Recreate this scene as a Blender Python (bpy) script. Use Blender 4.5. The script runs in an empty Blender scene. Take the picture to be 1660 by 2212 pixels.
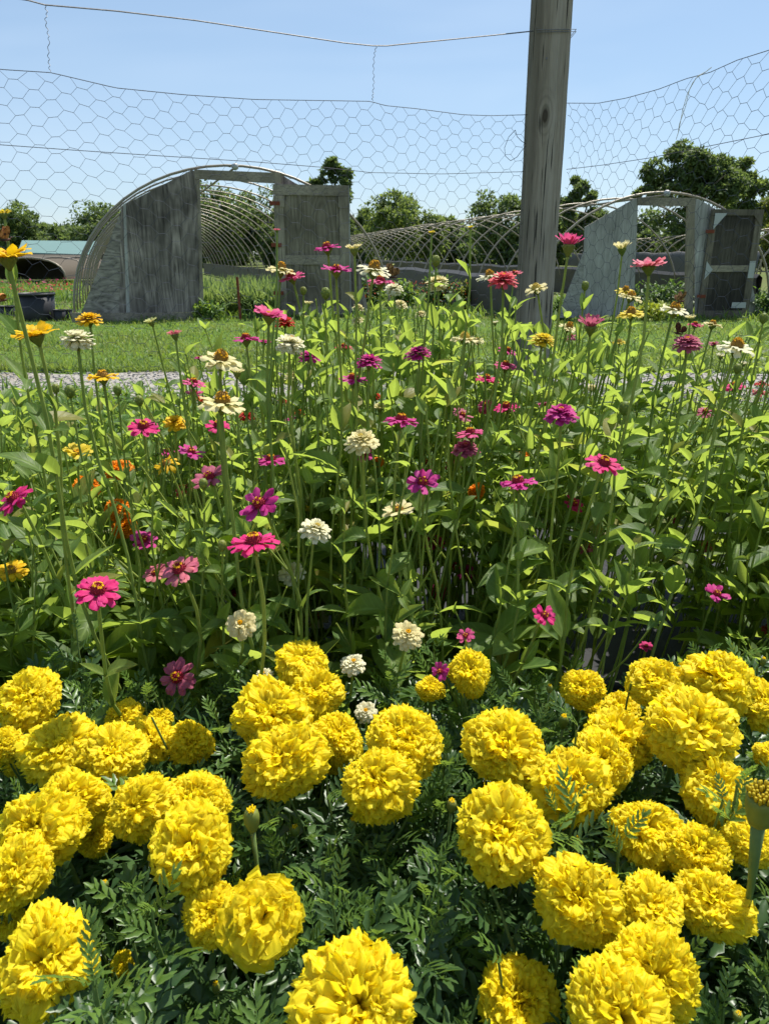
import bpy, math, random
import numpy as np
from mathutils import Vector, Matrix
R = math.radians
rnd = random.Random(7)
nr = np.random.default_rng(7)
SC = bpy.context.scene
COL = SC.collection

# ------------------------------------------------------------------ camera
# measured on the photograph (1660 x 2212 grid): horizon at row 550, eye 1 m above the ground
PITCH = R(19.2); EYE = 1.0; FPX = 1598.0
sp, cp = math.sin(PITCH), math.cos(PITCH)
def ray(x, y):
    u = (x-830)/FPX; v = (1106-y)/FPX
    return Vector((u, cp+v*sp, v*cp-sp))
EYEP = Vector((0, 0, EYE))
def at_t(x, y, t): return EYEP + ray(x, y)*t
def at_Y(x, y, Y): d = ray(x, y); return EYEP + d*(Y/d.y)
def at_Z(x, y, z): d = ray(x, y); return EYEP + d*((z-EYE)/d.z)
def at_plane(x, y, p0, n): d = ray(x, y); return EYEP + d*((p0-EYEP).dot(n)/d.dot(n))
def depth(P): return P[1]*cp - (P[2]-EYE)*sp
def proj(P):
    t = depth(P); return 830+FPX*P[0]/t, 1106-FPX*(P[1]*sp+(P[2]-EYE)*cp)/t, t
def projA(V):
    t = V[:, 1]*cp-(V[:, 2]-EYE)*sp; t = np.maximum(t, 1e-3)
    return 830+FPX*V[:, 0]/t, 1106-FPX*(V[:, 1]*sp+(V[:, 2]-EYE)*cp)/t, t

cam = bpy.data.cameras.new('camera'); camo = bpy.data.objects.new('camera', cam); COL.objects.link(camo)
cam.sensor_fit = 'VERTICAL'; cam.sensor_height = 36; cam.lens = 36*FPX/2212
cam.clip_start = .02; cam.clip_end = 2000
camo.location = EYEP; camo.rotation_euler = (R(90)-PITCH, 0, 0)
cam.dof.use_dof = True; cam.dof.focus_distance = 1.15; cam.dof.aperture_fstop = 24
SC.camera = camo

# ------------------------------------------------------------------ world and sun
SUN_EL, SUN_AZ = 62, 36          # degrees; azimuth clockwise from the view direction
w = bpy.data.worlds.new('World'); SC.world = w; w.use_nodes = True
nt = w.node_tree; nt.nodes.clear()
sky = nt.nodes.new('ShaderNodeTexSky'); sky.sky_type = 'NISHITA'; sky.sun_disc = False
sky.sun_elevation = R(SUN_EL); sky.sun_rotation = R(SUN_AZ); sky.air_density = 1.0; sky.dust_density = .15; sky.ozone_density = 2.2
bg = nt.nodes.new('ShaderNodeBackground'); bg.inputs[1].default_value = .085
out = nt.nodes.new('ShaderNodeOutputWorld')
# thin high cirrus: a faint veil in the sky itself
tc = nt.nodes.new('ShaderNodeTexCoord'); mp = nt.nodes.new('ShaderNodeMapping'); mp.inputs['Scale'].default_value = (1.2, 1.2, 5.0); mp.inputs['Rotation'].default_value = (0, R(14), 0)
nz = nt.nodes.new('ShaderNodeTexNoise'); nz.inputs['Scale'].default_value = 1.6; nz.inputs['Detail'].default_value = 3; nz.inputs['Roughness'].default_value = .6; nz.inputs['Distortion'].default_value = .4
mr = nt.nodes.new('ShaderNodeMapRange'); mr.inputs[1].default_value = .42; mr.inputs[2].default_value = .8; mr.inputs[3].default_value = 0; mr.inputs[4].default_value = .22
mx = nt.nodes.new('ShaderNodeMix'); mx.data_type = 'RGBA'
mx.inputs['B'].default_value = (5.6, 6.6, 7.8, 1)
L = nt.links.new
L(tc.outputs['Generated'], mp.inputs[0]); L(mp.outputs[0], nz.inputs['Vector']); L(nz.outputs['Fac'], mr.inputs[0])
hz = nt.nodes.new('ShaderNodeMix'); hz.data_type = 'RGBA'; hz.inputs['Factor'].default_value = .52; hz.inputs['B'].default_value = (2.95, 4.15, 5.65, 1); L(sky.outputs[0], hz.inputs['A'])
L(mr.outputs[0], mx.inputs['Factor']); L(hz.outputs['Result'], mx.inputs['A']); L(mx.outputs['Result'], bg.inputs[0]); L(bg.outputs[0], out.inputs[0])
sl = bpy.data.lights.new('sun', 'SUN'); sl.energy = 4.6; sl.angle = R(.5); sl.color = (1, .955, .87)
so = bpy.data.objects.new('sun', sl); COL.objects.link(so)
sdir = Vector((math.sin(R(SUN_AZ))*math.cos(R(SUN_EL)), math.cos(R(SUN_AZ))*math.cos(R(SUN_EL)), math.sin(R(SUN_EL))))
so.rotation_euler = sdir.to_track_quat('Z', 'Y').to_euler(); so.location = (4, 6, 12)
SC.view_settings.view_transform = 'Standard'; SC.view_settings.look = 'None'; SC.view_settings.exposure = .8; SC.view_settings.gamma = 1
SC.render.engine = 'CYCLES'
SC.cycles.max_bounces = 8; SC.cycles.transmission_bounces = 6; SC.cycles.diffuse_bounces = 4; SC.cycles.use_denoising = True
SC.cycles.caustics_reflective = False; SC.cycles.caustics_refractive = False

# ------------------------------------------------------------------ materials
def lin(r, g, b):
    f = lambda c: (c/255/12.92) if c/255 <= .04045 else ((c/255+.055)/1.055)**2.4
    return (f(r), f(g), f(b))
class NT:
    def __init__(s, name):
        s.m = bpy.data.materials.new(name); s.m.use_nodes = True; s.t = s.m.node_tree; s.t.nodes.clear()
        s.out = s.t.nodes.new('ShaderNodeOutputMaterial')
    def n(s, typ, **kw):
        o = s.t.nodes.new('ShaderNode'+typ)
        for k, v in kw.items():
            if k.startswith('i_'):
                o.inputs[k[2:].replace('_', ' ')].default_value = v
            elif k.startswith('x'):
                o.inputs[int(k[1:])].default_value = v
            else: setattr(o, k, v)
        return o
    def l(s, a, b): s.t.links.new(a, b)
    def ramp(s, fac, stops):
        r = s.n('ValToRGB'); e = r.color_ramp.elements
        while len(e) < len(stops): e.new(.5)
        for k, (p, c) in enumerate(stops):
            e[k].position = p; e[k].color = (*c[:3], 1)
        s.l(fac, r.inputs[0]); return r.outputs[0]
    def mix(s, fac, a, b, mode='MIX'):
        m = s.n('Mix', data_type='RGBA', blend_type=mode)
        for v, k in ((fac, 'Factor'), (a, 'A'), (b, 'B')):
            if isinstance(v, (int, float)): m.inputs[k].default_value = v
            elif isinstance(v, tuple): m.inputs[k].default_value = (*v[:3], 1)
            else: s.l(v, m.inputs[k])
        return m.outputs['Result']
    def noise(s, vec, scale, detail=4, rough=.55, dist=0):
        n = s.n('TexNoise', i_Scale=scale, i_Detail=detail, i_Roughness=rough, i_Distortion=dist)
        if vec is not None: s.l(vec, n.inputs['Vector'])
        return n.outputs['Fac']
    def coord(s, kind='Object', scale=(1, 1, 1), rot=(0, 0, 0)):
        c = s.n('TexCoord'); m = s.n('Mapping'); m.inputs['Scale'].default_value = scale; m.inputs['Rotation'].default_value = rot
        s.l(c.outputs[kind], m.inputs[0]); return m.outputs[0]
    def bsdf(s, col, rough=.6, metal=0, spec=.4, bump=None, bstr=.3, bdist=.01):
        b = s.n('BsdfPrincipled', i_Roughness=rough, i_Metallic=metal); b.inputs['Specular IOR Level'].default_value = spec
        if isinstance(col, tuple): b.inputs['Base Color'].default_value = (*col[:3], 1)
        else: s.l(col, b.inputs['Base Color'])
        if bump is not None:
            p = s.n('Bump', i_Strength=bstr, i_Distance=bdist); s.l(bump, p.inputs['Height']); s.l(p.outputs[0], b.inputs['Normal'])
        s.bs = b; return b
    def done(s, sh=None):
        s.l((sh or s.bs).outputs[0], s.out.inputs[0]); return s.m

def leaf_mat(name, c1, c2, tr, trans=.45, rough=.45, spec=.45, var=.35, bump=None, veins=False, patch=None):
    """leaf or petal: reflecting and letting light through; hue varies from leaf to leaf"""
    a = NT(name)
    g = a.n('NewGeometry'); oi = a.n('ObjectInfo')
    add = a.n('Math', operation='ADD'); a.l(g.outputs['Random Per Island'], add.inputs[0]); a.l(oi.outputs['Random'], add.inputs[1])
    fr = a.n('Math', operation='FRACT'); a.l(add.outputs[0], fr.inputs[0])
    col = a.mix(fr.outputs[0], c1, c2)
    n = a.noise(a.coord('Object'), 60, 3)
    nm = a.n('MapRange', x1=.3, x2=.7, x3=1-var*.5, x4=1+var*.4); a.l(n, nm.inputs[0])
    hgt = n
    if patch:
        pn = a.noise(a.coord('Object'), .75, 4, .65, .5); pm = a.n('MapRange', x1=.47, x2=.68, x3=0, x4=.75); a.l(pn, pm.inputs[0]); col = a.mix(pm.outputs[0], col, patch)
    if veins:
        va = a.n('Attribute', attribute_name='vein'); al = a.n('Attribute', attribute_name='along')
        u = a.n('Math', operation='SUBTRACT', x1=2.0); a.l(va.outputs['Fac'], u.inputs[0]); au = a.n('Math', operation='ABSOLUTE'); a.l(u.outputs[0], au.inputs[0])
        mid = a.n('MapRange', x1=.05, x2=.16, x3=1, x4=0); a.l(au.outputs[0], mid.inputs[0])
        s1 = a.n('Math', operation='MULTIPLY', x1=46.0); a.l(al.outputs['Fac'], s1.inputs[0]); s2 = a.n('Math', operation='MULTIPLY', x1=11.0); a.l(au.outputs[0], s2.inputs[0])
        s3 = a.n('Math', operation='SUBTRACT'); a.l(s1.outputs[0], s3.inputs[0]); a.l(s2.outputs[0], s3.inputs[1]); s4 = a.n('Math', operation='SINE'); a.l(s3.outputs[0], s4.inputs[0])
        sv = a.n('MapRange', x1=.55, x2=1, x3=0, x4=.5); a.l(s4.outputs[0], sv.inputs[0])
        mxv = a.n('Math', operation='MAXIMUM'); a.l(mid.outputs[0], mxv.inputs[0]); a.l(sv.outputs[0], mxv.inputs[1])
        vf = a.n('Math', operation='MULTIPLY', x1=.42); a.l(mxv.outputs[0], vf.inputs[0])
        col = a.mix(vf.outputs[0], col, tuple(min(1, q*1.9+.03) for q in c2)); hgt = mxv.outputs[0]
        yl = a.n('MapRange', x1=.945, x2=.96, x3=0, x4=.8); a.l(fr.outputs[0], yl.inputs[0]); col = a.mix(yl.outputs[0], col, (.30, .25, .06))
        br = a.noise(a.coord('Object'), 120, 2); bm = a.n('MapRange', x1=.70, x2=.74, x3=0, x4=.7); a.l(br, bm.inputs[0]); col = a.mix(bm.outputs[0], col, (.10, .075, .03))
    hs = a.n('HueSaturation'); a.l(nm.outputs[0], hs.inputs['Value']); a.l(col, hs.inputs['Color'])
    b = a.bsdf(hs.outputs[0], rough, 0, spec, hgt, .3 if veins else .12, .002 if veins else .004)
    t = a.n('BsdfTranslucent'); tc_ = a.mix(.5, hs.outputs[0], tr); a.l(tc_, t.inputs[0])
    m = a.n('MixShader', x0=trans); a.l(b.outputs[0], m.inputs[1]); a.l(t.outputs[0], m.inputs[2])
    return a.done(m)
def petal_mat(name, col, col2=None, tr=None, trans=.4, vein=.25, base=None, tipc=None):
    a = NT(name)
    oi = a.n('ObjectInfo'); g = a.n('NewGeometry')
    at = a.n('Attribute', attribute_name='along'); ac = a.n('Attribute', attribute_name='across')
    col2 = col2 or tuple(c*.8 for c in col)
    f = a.n('Math', operation='ADD'); a.l(oi.outputs['Random'], f.inputs[0]); a.l(g.outputs['Random Per Island'], f.inputs[1])
    fr = a.n('Math', operation='FRACT'); a.l(f.outputs[0], fr.inputs[0])
    c = a.mix(fr.outputs[0], col, col2)
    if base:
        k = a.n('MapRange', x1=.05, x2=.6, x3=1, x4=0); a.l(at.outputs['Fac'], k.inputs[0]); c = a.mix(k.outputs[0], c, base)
    if tipc:
        tn = a.noise(a.coord('Object'), 9, 3, .6); tm = a.n('MapRange', x1=.60, x2=.70, x3=0, x4=.75); a.l(tn, tm.inputs[0]); te = a.n('MapRange', x1=.86, x2=1, x3=0, x4=1); a.l(at.outputs['Fac'], te.inputs[0])
        tq = a.n('Math', operation='MULTIPLY'); a.l(tm.outputs[0], tq.inputs[0]); a.l(te.outputs[0], tq.inputs[1]); c = a.mix(tq.outputs[0], c, tipc)
    wv = a.n('Math', operation='MULTIPLY', x1=26.0); a.l(ac.outputs['Fac'], wv.inputs[0])
    sn = a.n('Math', operation='SINE'); a.l(wv.outputs[0], sn.inputs[0])
    v = a.n('MapRange', x1=-1, x2=1, x3=1-vein, x4=1+vein*.3); a.l(sn.outputs[0], v.inputs[0])
    hs = a.n('HueSaturation'); a.l(v.outputs[0], hs.inputs['Value']); a.l(c, hs.inputs['Color'])
    b = a.bsdf(hs.outputs[0], .55, 0, .25, sn.outputs[0], .25, .0006)
    t = a.n('BsdfTranslucent')
    if tr: t.inputs[0].default_value = (*tr, 1)
    else: a.l(hs.outputs[0], t.inputs[0])
    m = a.n('MixShader', x0=trans); a.l(b.outputs[0], m.inputs[1]); a.l(t.outputs[0], m.inputs[2])
    return a.done(m)
def plain(name, col, rough=.6, metal=0, spec=.4, var=.2, scale=20, bstr=.2):
    a = NT(name); n = a.noise(a.coord('Object'), scale, 5, .6)
    c = a.mix(n, tuple(x*(1-var) for x in col), tuple(min(1, x*(1+var)) for x in col))
    a.bsdf(c, rough, metal, spec, n, bstr, .004); return a.done()
def wood(name, dark, light, axis='z', stain=(.05, .045, .035), stain_amt=.5, grain=55, cathedral=False, green=0):
    """weathered board: grain stretched along the board, cracks, blotches"""
    a = NT(name)
    sc = {'z': (1, 1, .045), 'x': (.045, 1, 1), 'y': (1, .045, 1)}[axis]
    v = a.coord('Object', sc)
    big = a.noise(a.coord('Object'), 1.7, 3, .6, .3)
    fine = a.noise(v, grain, 6, .65, .6)
    crack = a.noise(v, grain*1.9, 2, .5, .2)
    if cathedral:
        sc2 = {'z': (1, 1, .17), 'x': (.17, 1, 1), 'y': (1, .17, 1)}[axis]
        cn = a.noise(a.coord('Object', sc2), 2.9, 1.2, .45, .35)
        k1 = a.n('Math', operation='MULTIPLY', x1=95.0); a.l(cn, k1.inputs[0]); k2 = a.n('Math', operation='SINE'); a.l(k1.outputs[0], k2.inputs[0])
        k3 = a.n('MapRange', x1=-1, x2=1, x3=.22, x4=.78); a.l(k2.outputs[0], k3.inputs[0])
        fine = a.mix(.30, fine, k3.outputs[0])
    c = a.ramp(fine, [(.28, dark), (.5, tuple((p+q)/2 for p, q in zip(dark, light))), (.72, light)])
    blot = a.n('MapRange', x1=.38, x2=.68, x3=0, x4=stain_amt); a.l(big, blot.inputs[0])
    c = a.mix(blot.outputs[0], c, stain)
    ck = a.n('MapRange', x1=.30, x2=.38, x3=.75, x4=0); a.l(crack, ck.inputs[0])
    c = a.mix(ck.outputs[0], c, tuple(x*.35 for x in dark))
    if green:
        gn = a.noise(a.coord('Object', (1, 1, .3)), 3.1, 4, .6); gm = a.n('MapRange', x1=.45, x2=.75, x3=0, x4=green); a.l(gn, gm.inputs[0])
        c = a.mix(gm.outputs[0], c, (.20, .26, .16))
    a.bsdf(c, .85, 0, .2, fine, .5, .004); return a.done()

M = {}
M['leaf'] = leaf_mat('zinnia_leaf', (.078, .160, .034), (.165, .24, .050), (.60, .74, .085), .60, .48, .35, .4, None, True)
M['stem'] = leaf_mat('zinnia_stem', (.22, .31, .075), (.30, .36, .08), (.48, .55, .08), .38, .5, .3)
M['mleaf'] = leaf_mat('marigold_leaf', (.036, .082, .026), (.066, .122, .034), (.26, .42, .05), .36, .36, .40)
M['mstem'] = leaf_mat('marigold_stem', (.11, .18, .05), (.14, .20, .05), (.2, .3, .04), .15, .5, .4)
M['calyx'] = leaf_mat('calyx', (.14, .20, .035), (.22, .24, .05), (.35, .4, .05), .25, .55, .3)
M['mari'] = petal_mat('marigold_petal', (.91, .765, .020), (.93, .82, .034), (.98, .82, .020), .58, .06, (.90, .67, .012), (.62, .34, .03))
M['orange'] = petal_mat('orange_petal', (.85, .27, .004), (.88, .34, .006), (.95, .32, .004), .42, .1, (.8, .18, .003))
PC = dict(magenta=((.60, .030, .24), (.56, .05, .29)), hot=((.74, .026, .19), (.70, .04, .23)), pink=((.70, .10, .24), (.67, .09, .28)),
          rose=((.50, .10, .19), (.56, .15, .22)), salmon=((.72, .22, .24), (.70, .16, .26)), coral=((.74, .12, .12), (.70, .10, .16)),
          cream=((.82, .74, .40), (.78, .68, .34)), white=((.83, .80, .58), (.82, .77, .50)), lime=((.66, .68, .26), (.70, .70, .32)),
          yellow=((.86, .52, .008), (.88, .60, .012)), lemon=((.78, .60, .03), (.74, .58, .05)), red=((.62, .016, .008), (.58, .03, .01)), scarlet=((.80, .10, .008), (.75, .07, .01)), rust=((.38, .10, .05), (.42, .14, .08)))
for k, (a_, b_) in PC.items():
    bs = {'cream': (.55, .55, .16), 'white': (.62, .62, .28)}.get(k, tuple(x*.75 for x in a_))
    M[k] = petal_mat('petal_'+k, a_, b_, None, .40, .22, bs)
M['eye_dark'] = plain('flower_eye_crimson', (.26, .014, .03), .7, 0, .2, .5, 300)
M['eye_brown'] = plain('flower_eye_brown', (.30, .17, .035), .8, 0, .2, .6, 250)
M['eye_yellow'] = leaf_mat('flower_eye_yellow', (.82, .42, .008), (.86, .54, .012), (.9, .5, .01), .3, .6, .2)
M['eye_pale'] = leaf_mat('flower_eye_pale', (.70, .55, .10), (.62, .50, .14), (.8, .6, .1), .3, .6, .2)
M['wire'] = plain('galvanised_wire', (.060, .066, .078), .7, 0, .12, .2, 80)
M['wire_rusty'] = plain('dull_wire', (.20, .20, .21), .6, .5, .4, .3, 80)

# ------------------------------------------------------------------ mesh helpers
def link(o): COL.objects.link(o); return o
class MB:
    def __init__(s): s.v = []; s.f = []; s.m = []
    def add(s, vs, fs, mi=0):
        k = len(s.v); s.v += [tuple(p) for p in vs]; s.f += [tuple(i+k for i in f) for f in fs]; s.m += [mi]*len(fs)
    def box(s, c, size, rot=None, mi=0):
        x, y, z = [q/2 for q in size]
        p = [Vector(q) for q in ((-x, -y, -z), (x, -y, -z), (x, y, -z), (-x, y, -z), (-x, -y, z), (x, -y, z), (x, y, z), (-x, y, z))]
        if rot is not None: p = [rot @ q for q in p]
        s.add([Vector(c)+q for q in p], [(0, 3, 2, 1), (4, 5, 6, 7), (0, 1, 5, 4), (1, 2, 6, 5), (2, 3, 7, 6), (3, 0, 4, 7)], mi)
    def tube(s, pts, rad, n=6, cap=True, mi=0):
        pts = [Vector(p) for p in pts]; m = len(pts); vs = []
        rads = rad if isinstance(rad, (list, tuple)) else [rad]*m
        t0 = (pts[1]-pts[0]).normalized(); ref = Vector((0, 0, 1)) if abs(t0.z) < .9 else Vector((1, 0, 0))
        a = t0.cross(ref).normalized()
        for k, p in enumerate(pts):
            t = (pts[min(k+1, m-1)]-pts[max(k-1, 0)]).normalized()
            a = (a-t*a.dot(t)).normalized(); b = t.cross(a)
            for j in range(n):
                q = 2*math.pi*j/n; vs.append(p+(a*math.cos(q)+b*math.sin(q))*rads[k])
        fs = [(k*n+j, k*n+(j+1) % n, (k+1)*n+(j+1) % n, (k+1)*n+j) for k in range(m-1) for j in range(n)]
        if cap: fs += [tuple(range(n-1, -1, -1)), tuple(range((m-1)*n, m*n))]
        s.add(vs, fs, mi)
    def lathe(s, prof, n=14, mi=0, M4=None):
        vs = [Vector((r*math.cos(2*math.pi*j/n), r*math.sin(2*math.pi*j/n), z)) for r, z in prof for j in range(n)]
        if M4 is not None: vs = [M4 @ v for v in vs]
        fs = [(k*n+j, k*n+(j+1) % n, (k+1)*n+(j+1) % n, (k+1)*n+j) for k in range(len(prof)-1) for j in range(n)]
        fs += [tuple(range(n-1, -1, -1)), tuple(range((len(prof)-1)*n, len(prof)*n))]
        s.add(vs, fs, mi)
    def mesh(s, name, mats, smooth=False):
        me = bpy.data.meshes.new(name); me.from_pydata(s.v, [], s.f)
        for q in mats: me.materials.append(q)
        me.polygons.foreach_set('material_index', s.m)
        if smooth: me.polygons.foreach_set('use_smooth', [True]*len(me.polygons))
        me.update(); return me
    def build(s, name, mats, parent=None, smooth=False):
        if not isinstance(mats, (list, tuple)): mats = [mats]
        o = link(bpy.data.objects.new(name, s.mesh(name, mats, smooth)))
        if parent: o.parent = parent
        return o
def np_mesh(name, V, F, mats, mi=None, smooth=True):
    """V (N,3); F (M,4) quads"""
    me = bpy.data.meshes.new(name); V = np.asarray(V, np.float32); F = np.asarray(F, np.int32)
    me.vertices.add(len(V)); me.vertices.foreach_set('co', V.ravel())
    me.loops.add(F.size); me.loops.foreach_set('vertex_index', F.ravel())
    me.polygons.add(len(F)); me.polygons.foreach_set('loop_start', np.arange(0, F.size, F.shape[1], dtype=np.int32))
    for q in (mats if isinstance(mats, (list, tuple)) else [mats]): me.materials.append(q)
    if mi is not None: me.polygons.foreach_set('material_index', np.asarray(mi, np.int32))
    me.polygons.foreach_set('use_smooth', np.full(len(F), smooth))
    me.update(calc_edges=True); me.validate(); return me
class NB:
    """collects many copies of quad templates into ONE mesh"""
    def __init__(s): s.V = []; s.F = []; s.m = []; s.n = 0; s.A = []; s.B = []
    def scatter(s, T, P, Rm, S, mi=0):
        tv, tf = T[:2]; P = np.asarray(P); k = len(P)
        if k == 0: return
        for q, l_ in ((2, s.A), (3, s.B)): l_.append(np.tile(T[q], k) if len(T) > 2 else np.zeros(k*len(tv)))
        S = np.asarray(S).reshape(k, 1, -1)
        V = np.einsum('kij,knj->kni', np.asarray(Rm), tv[None]*S)+P[:, None]
        F = tf[None]+(np.arange(k)*len(tv))[:, None, None]+s.n
        s.V.append(V.reshape(-1, 3)); s.F.append(F.reshape(-1, 4)); s.m.append(np.full(k*len(tf), mi)); s.n += k*len(tv)
    def raw(s, V, F, mi=0):
        V = np.asarray(V, float); F = np.asarray(F); s.A.append(np.zeros(len(V))); s.B.append(np.zeros(len(V))); s.V.append(V); s.F.append(F+s.n); s.m.append(np.full(len(F), mi)); s.n += len(V)
    def tube(s, pts, r0, r1, n=5, mi=0):
        b = MB(); m = len(pts); b.tube(pts, [r0+(r1-r0)*k/(m-1) for k in range(m)], n, False); s.raw(b.v, b.f, mi)
    def build(s, name, mats, parent=None, smooth=True):
        o = link(bpy.data.objects.new(name, np_mesh(name, np.concatenate(s.V), np.concatenate(s.F), mats, np.concatenate(s.m), smooth)))
        A = np.concatenate(s.A)
        if A.any():
            for nm, d in (('vein', A), ('along', np.concatenate(s.B))):
                at = o.data.attributes.new(nm, 'FLOAT', 'POINT'); at.data.foreach_set('value', d.astype(np.float32))
        if parent: o.parent = parent
        return o
def frames(D, N):
    """rotation matrices with x along D and z near N"""
    D = D/np.linalg.norm(D, axis=1, keepdims=True)
    Z = N-D*np.sum(N*D, 1, keepdims=True); Z /= np.maximum(np.linalg.norm(Z, axis=1, keepdims=True), 1e-6)
    Y = np.cross(Z, D); return np.stack([D, Y, Z], 2)
def tag(o, label, cat, group=None):
    o['label'] = label; o['category'] = cat
    if group: o['group'] = group
    return o
def thing(name, loc, label, cat, group=None, rz=0):
    o = link(bpy.data.objects.new(name, None)); o.location = loc; o.rotation_euler = (0, 0, rz); o.empty_display_size = .05
    return tag(o, label, cat, group)
def kind(o, k): o['kind'] = k; return o

# leaf templates: along +x, length 1, upper side +z
def leaf_T(width=.36, droop=.3, fold=.12, nl=6, widest=.38, wavy=0.0, base=.3, bendy=0.0, twist=0.0):
    vs = []; va = []; vb = []; us = (-1, -.5, 0, .5, 1)
    for i in range(nl+1):
        s_ = i/nl
        wd = width*.5*(math.sin(math.pi*min(1, s_**(math.log(.5)/math.log(widest))))**.8)
        if s_ < .2: wd = max(wd, width*.5*base*(1-s_*1.5))
        if i == nl: wd = .004
        ang = -droop*s_
        x = s_*math.cos(ang*.5); z = s_*math.sin(ang*.5)
        for u in us:
            vs.append((x, u*wd*math.cos(twist*s_)+bendy*s_*s_, z+abs(u)**1.3*wd*fold*2.2+wavy*math.sin(s_*9+u*2)*abs(u)+u*wd*math.sin(twist*s_))); va.append(2+u); vb.append(s_)
    k = len(us)
    fs = [(i*k+j, (i+1)*k+j, (i+1)*k+j+1, i*k+j+1) for i in range(nl) for j in range(k-1)]
    return np.array(vs, float), np.array(fs), np.array(va), np.array(vb)
ZL = [leaf_T(.40, .15, .2), leaf_T(.46, .5, .15, wavy=.012), leaf_T(.40, -.25, .3), leaf_T(.50, .9, .12, wavy=.015), leaf_T(.36, .35, .35), leaf_T(.40, .6, .22, wavy=.02, bendy=.18, twist=.7), leaf_T(.44, 1.4, .3, wavy=.02, bendy=-.15, twist=-.6), leaf_T(.34, .2, .5, bendy=.1, twist=.3)]
def blade_T(bend=.5, w=.05):
    vs = []; n = 4
    for i in range(n+1):
        s_ = i/n; a = bend*s_
        wd = w*(1-s_**1.6)+.002
        for u in (-1, 1): vs.append((math.sin(a)*s_, u*wd, math.cos(a)*s_))
    return np.array(vs, float), np.array([(2*i, 2*i+1, 2*i+3, 2*i+2) for i in range(n)])
BL = [blade_T(.3), blade_T(.8), blade_T(1.2, .06)]
def rotz(a):
    c, s_ = np.cos(a), np.sin(a); z = np.zeros_like(a); o = np.ones_like(a)
    return np.stack([np.stack([c, -s_, z], 1), np.stack([s_, c, z], 1), np.stack([z, z, o], 1)], 1)
# ------------------------------------------------------------------ ground
def sheet(name, pts, z, mat, k='structure'):
    b = MB(); b.add([(x, y, z) for x, y in pts], [tuple(range(len(pts)))]); return kind(b.build(name, mat), k)
def ground_mat(name, cols, scale, bump=.4, rough=.95, fine=None):
    a = NT(name); v = a.coord('Object')
    n1 = a.noise(v, scale, 6, .7); n2 = a.noise(v, scale*.07, 3, .6)
    c = a.ramp(n1, [(.3, cols[0]), (.5, cols[1]), (.7, cols[2])])
    k = a.n('MapRange', x1=.35, x2=.65, x3=0, x4=.6); a.l(n2, k.inputs[0]); c = a.mix(k.outputs[0], c, cols[3])
    a.bsdf(c, rough, 0, .1, n1, bump, .03); return a.done()
g_far = ground_mat('field_ground', [(.05, .08, .02), (.08, .12, .025), (.13, .15, .05), (.14, .12, .06)], 6)
g_lawn = ground_mat('lawn_ground', [(.045, .085, .015), (.07, .13, .02), (.11, .18, .03), (.10, .15, .03)], 14)
g_soil = ground_mat('weedy_soil', [(.05, .055, .025), (.09, .10, .035), (.14, .13, .07), (.07, .10, .025)], 12)
def gravel_mat():
    a = NT('gravel'); v = a.coord('Object')
    vo = a.n('TexVoronoi', i_Scale=42.0); a.l(v, vo.inputs['Vector'])
    hs = a.n('SeparateColor'); a.l(vo.outputs['Color'], hs.inputs[0])
    c = a.ramp(hs.outputs[0], [(0, (.19, .175, .155)), (.5, (.27, .25, .225)), (1, (.36, .335, .30))])
    n = a.noise(v, 1.3, 4, .6); k = a.n('MapRange', x1=.5, x2=.72, x3=0, x4=.6); a.l(n, k.inputs[0])
    c = a.mix(k.outputs[0], c, (.22, .18, .13))
    a.bsdf(c, .95, 0, .15, vo.outputs['Distance'], .8, .02); return a.done()
def cloth_mat():
    a = NT('weed_cloth'); v = a.coord('Object')
    w1 = a.n('TexWave', wave_type='BANDS', i_Scale=160.0); w1.bands_direction = 'X'; a.l(v, w1.inputs['Vector'])
    n = a.noise(v, 7, 5, .7)
    c = a.ramp(n, [(.3, (.018, .018, .020)), (.6, (.035, .035, .038)), (.8, (.075, .07, .06))])
    a.bsdf(c, .7, 0, .25, w1.outputs['Fac'], .25, .002); return a.done()
sheet('ground', [(-400, -30), (400, -30), (400, 500), (-400, 500)], -.02, g_far)
sheet('lawn', [(-22, 6.6), (22, 6.6), (24, 13.0), (-22, 12.2)], -.008, g_lawn)
# gravel path with a ragged edge
pts = [(x, 5.38+.10*math.sin(x*1.7)+.07*math.sin(x*4.1+1)) for x in np.linspace(-20, 20, 160)] + \
      [(x, 6.75+.13*math.sin(x*1.1+2)+.08*math.sin(x*5.3)) for x in np.linspace(20, -20, 160)]
sheet('gravel_path', pts, -.003, gravel_mat())
sheet('weedy_verge', [(-20, 2.55), (20, 2.55), (20, 5.6), (-20, 5.6)], -.012, g_soil)
sheet('weed_cloth', [(-4, -1.0), (4, -1.0), (4, 2.7), (-4, 2.7)], .001, cloth_mat())

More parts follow.
